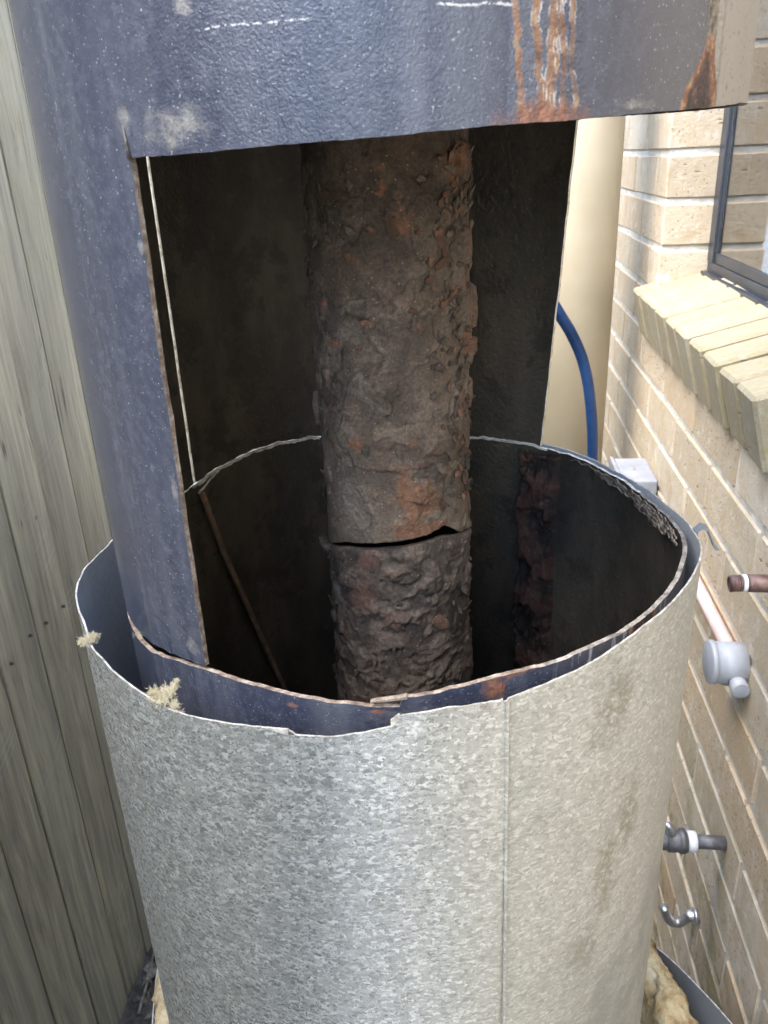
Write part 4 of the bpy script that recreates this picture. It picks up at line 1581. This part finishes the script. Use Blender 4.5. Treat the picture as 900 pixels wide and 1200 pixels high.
# rusty capped stub pipe from the wall
sp_ = empty('stub_pipe', (WX, 0.22, -0.169), 'short rusty brown pipe stub with open end poking from the wall below the sill', 'pipe')
link('pipe', tube_mesh('pipe', [(0.004, 0, 0), (-0.060, 0, 0)], 0.0074, COPPER, 20), sp_)
link('coupling', tube_mesh('coupling', [(-0.028, 0, 0), (-0.029, 0, 0), (-0.066, 0, 0), (-0.067, 0, 0)], [0.0078, 0.0095, 0.0095, 0.0081], COPPER, 20), sp_)
link('thread_tape', tube_mesh('thread_tape', [(-0.0675, 0, 0), (-0.068, 0, 0), (-0.0715, 0, 0), (-0.072, 0, 0)], [0.0081, 0.0095, 0.0098, 0.0081], TAPE, 20), sp_)
for q in range(5):
    link('thread_ring', tube_mesh('thread_ring', [(-0.0735 - 0.0022 * q, 0, -0.0002 * q), (-0.0744 - 0.0022 * q, 0, -0.0002 * q), (-0.0753 - 0.0022 * q, 0, -0.0002 * q)], [0.0085, 0.0093, 0.0085], COPPER, 20), sp_)
link('open_end', tube_mesh('open_end', [(-0.0725, 0, 0), (-0.085, 0, -0.001)], [0.0084, 0.0088], COPPER, 20, hollow=0.012), sp_)

# round grey conduit box with pink conduit along the wall
cb = empty('round_conduit_box', (WX, 0.375, -0.372), 'round pale grey conduit box with spout on the brick wall', 'conduit box')
link('box_body', tube_mesh('box_body', [(-0.0005, 0, 0), (-0.038, 0, 0)], [0.0275, 0.0275], GREYPVC, 40), cb)
link('lid', tube_mesh('lid', [(-0.0382, 0, 0), (-0.0385, 0, 0), (-0.0445, 0, 0), (-0.0455, 0, 0)], [0.027, 0.0292, 0.0292, 0.0278], GREYPVC, 40), cb)
link('spout', tube_mesh('spout', [(-0.013, -0.016, -0.014), (-0.013, -0.042, -0.016), (-0.013, -0.0425, -0.016)], [0.0112, 0.0112, 0.010], GREYPVC, 24), cb)
link('lower_spout', tube_mesh('lower_spout', [(-0.018, 0.008, -0.020), (-0.018, 0.008, -0.036)], 0.010, DARKPVC, 24), cb)
pk = tube_mesh('pink_conduit', [(WX - 0.012, 0.400, -0.368), (WX - 0.012, 0.60, -0.367), (WX - 0.012, 0.70, -0.367), (WX - 0.008, 0.722, -0.367), (WX + 0.004, 0.735, -0.367)], 0.0095, PINK, 20)
tag(link('pink_conduit', pk), 'pale pink conduit running along the brick wall into the round grey box', 'conduit')

# grey water pipe stub with tape and valve
ts = empty('tap_pipe', (WX, 0.335, -0.648), 'dull grey pipe stub wrapped with white tape beside the jacket', 'pipe')
link('pipe', tube_mesh('pipe', [(0.004, 0, 0), (-0.045, 0, 0)], 0.0098, GREYPIPE, 20), ts)
link('thread_tape', tube_mesh('thread_tape', [(-0.040, 0, 0), (-0.0405, 0, 0), (-0.0515, 0, 0), (-0.052, 0, 0)], [0.0105, 0.0145, 0.0145, 0.0105], TAPE, 20), ts)
link('valve_body', tube_mesh('valve_body', [(-0.0522, 0, 0), (-0.053, 0, 0), (-0.080, 0, -0.002), (-0.081, 0, -0.002)], [0.011, 0.0155, 0.015, 0.012], GREYPIPE, 24), ts)
link('elbow', tube_mesh('elbow', crom([(-0.079, 0, -0.002), (-0.092, 0, -0.002), (-0.104, 0, -0.008), (-0.112, 0, -0.03), (-0.113, 0, -0.09)], 5), 0.0125, GREYPIPE, 20), ts)
link('lever', tube_mesh('lever', [(-0.075, 0, 0.010), (-0.076, 0, 0.018), (-0.079, 0, 0.027), (-0.086, 0, 0.029)], [0.007, 0.0066, 0.0055, 0.004], CHROME, 14), ts)
link('lock_nut', tube_mesh('lock_nut', [(-0.0548, 0, 0), (-0.055, 0, 0), (-0.0635, 0, 0), (-0.0637, 0, 0)], [0.013, 0.0175, 0.0175, 0.013], GREYPIPE, 6), ts)

# chrome bent garden tap lower down
gt = empty('garden_tap', (WX, 0.40, -0.872), 'bent silver tap spout low on the mossy bricks beside the jacket', 'tap')
link('spout', tube_mesh('spout', crom([(0.003, 0, 0.002), (-0.010, 0, 0.002), (-0.017, 0, -0.006), (-0.026, 0, -0.014), (-0.038, 0, -0.012), (-0.046, 0, 0.0), (-0.052, 0, 0.018)], 6), [0.0095] * 8 + [0.0080] * 29, CHROME, 18), gt)
link('flange', tube_mesh('flange', [(-0.0005, 0, 0.002), (-0.004, 0, 0.002), (-0.006, 0, 0.002)], [0.0135, 0.013, 0.010], CHROME, 24), gt)

# ---- twigs and leaves at the foot of the fence
rt = random.Random(5)
for k in range(9):
    x = rt.uniform(-0.59, -0.46)
    y = rt.uniform(0.28, 0.66)
    a = rt.uniform(0.9, 2.2)
    L = rt.uniform(0.08, 0.22)
    pts = [(x + math.cos(a) * L * t + rt.uniform(-.006, .006), y + math.sin(a) * L * t, GZ + 0.006 + 0.004 * (k % 4) + 0.05 * t * rt.random()) for t in (0, .3, .6, 1)]
    pts = [(max(q[0], FX + 0.012), q[1], q[2]) for q in pts]
    o = link('twig', tube_mesh('twig', pts, [0.003, 0.0028, 0.0024, 0.0012], TWIG, 7))
    tag(o, 'thin dry brown twig lying in the litter at the foot of the fence', 'twig', 'dry twigs at the foot of the fence')
lv, lf = [], []
for k in range(420):
    x, y = rt.uniform(FX + 0.02, -0.36), rt.uniform(0.1, 1.4)
    a = rt.uniform(0, 6.28)
    L, W_ = rt.uniform(0.02, 0.05), rt.uniform(0.006, 0.013)
    z = GZ + 0.007 + rt.uniform(0, 0.02)
    b = len(lv)
    for (u, s, h) in ((0, 0, 0), (0.35, 1, .004), (0.35, -1, .006), (1, 0, 0.003), (0.4, 0, 0.0)):
        lx, ly = (u - .5) * L, s * W_
        lv.append((max(FX + 0.012, x + lx * math.cos(a) - ly * math.sin(a)), y + lx * math.sin(a) + ly * math.cos(a), z + h + u * rt.uniform(-.008, .012)))
    lf += [(b, b + 1, b + 4), (b, b + 4, b + 2), (b + 1, b + 3, b + 4), (b + 4, b + 3, b + 2)]
tag(link('leaf_litter', mesh('leaf_litter', lv, lf, TWIG)), 'scattered dry brown leaf litter on the ground by the fence', 'leaf litter', kind='stuff')
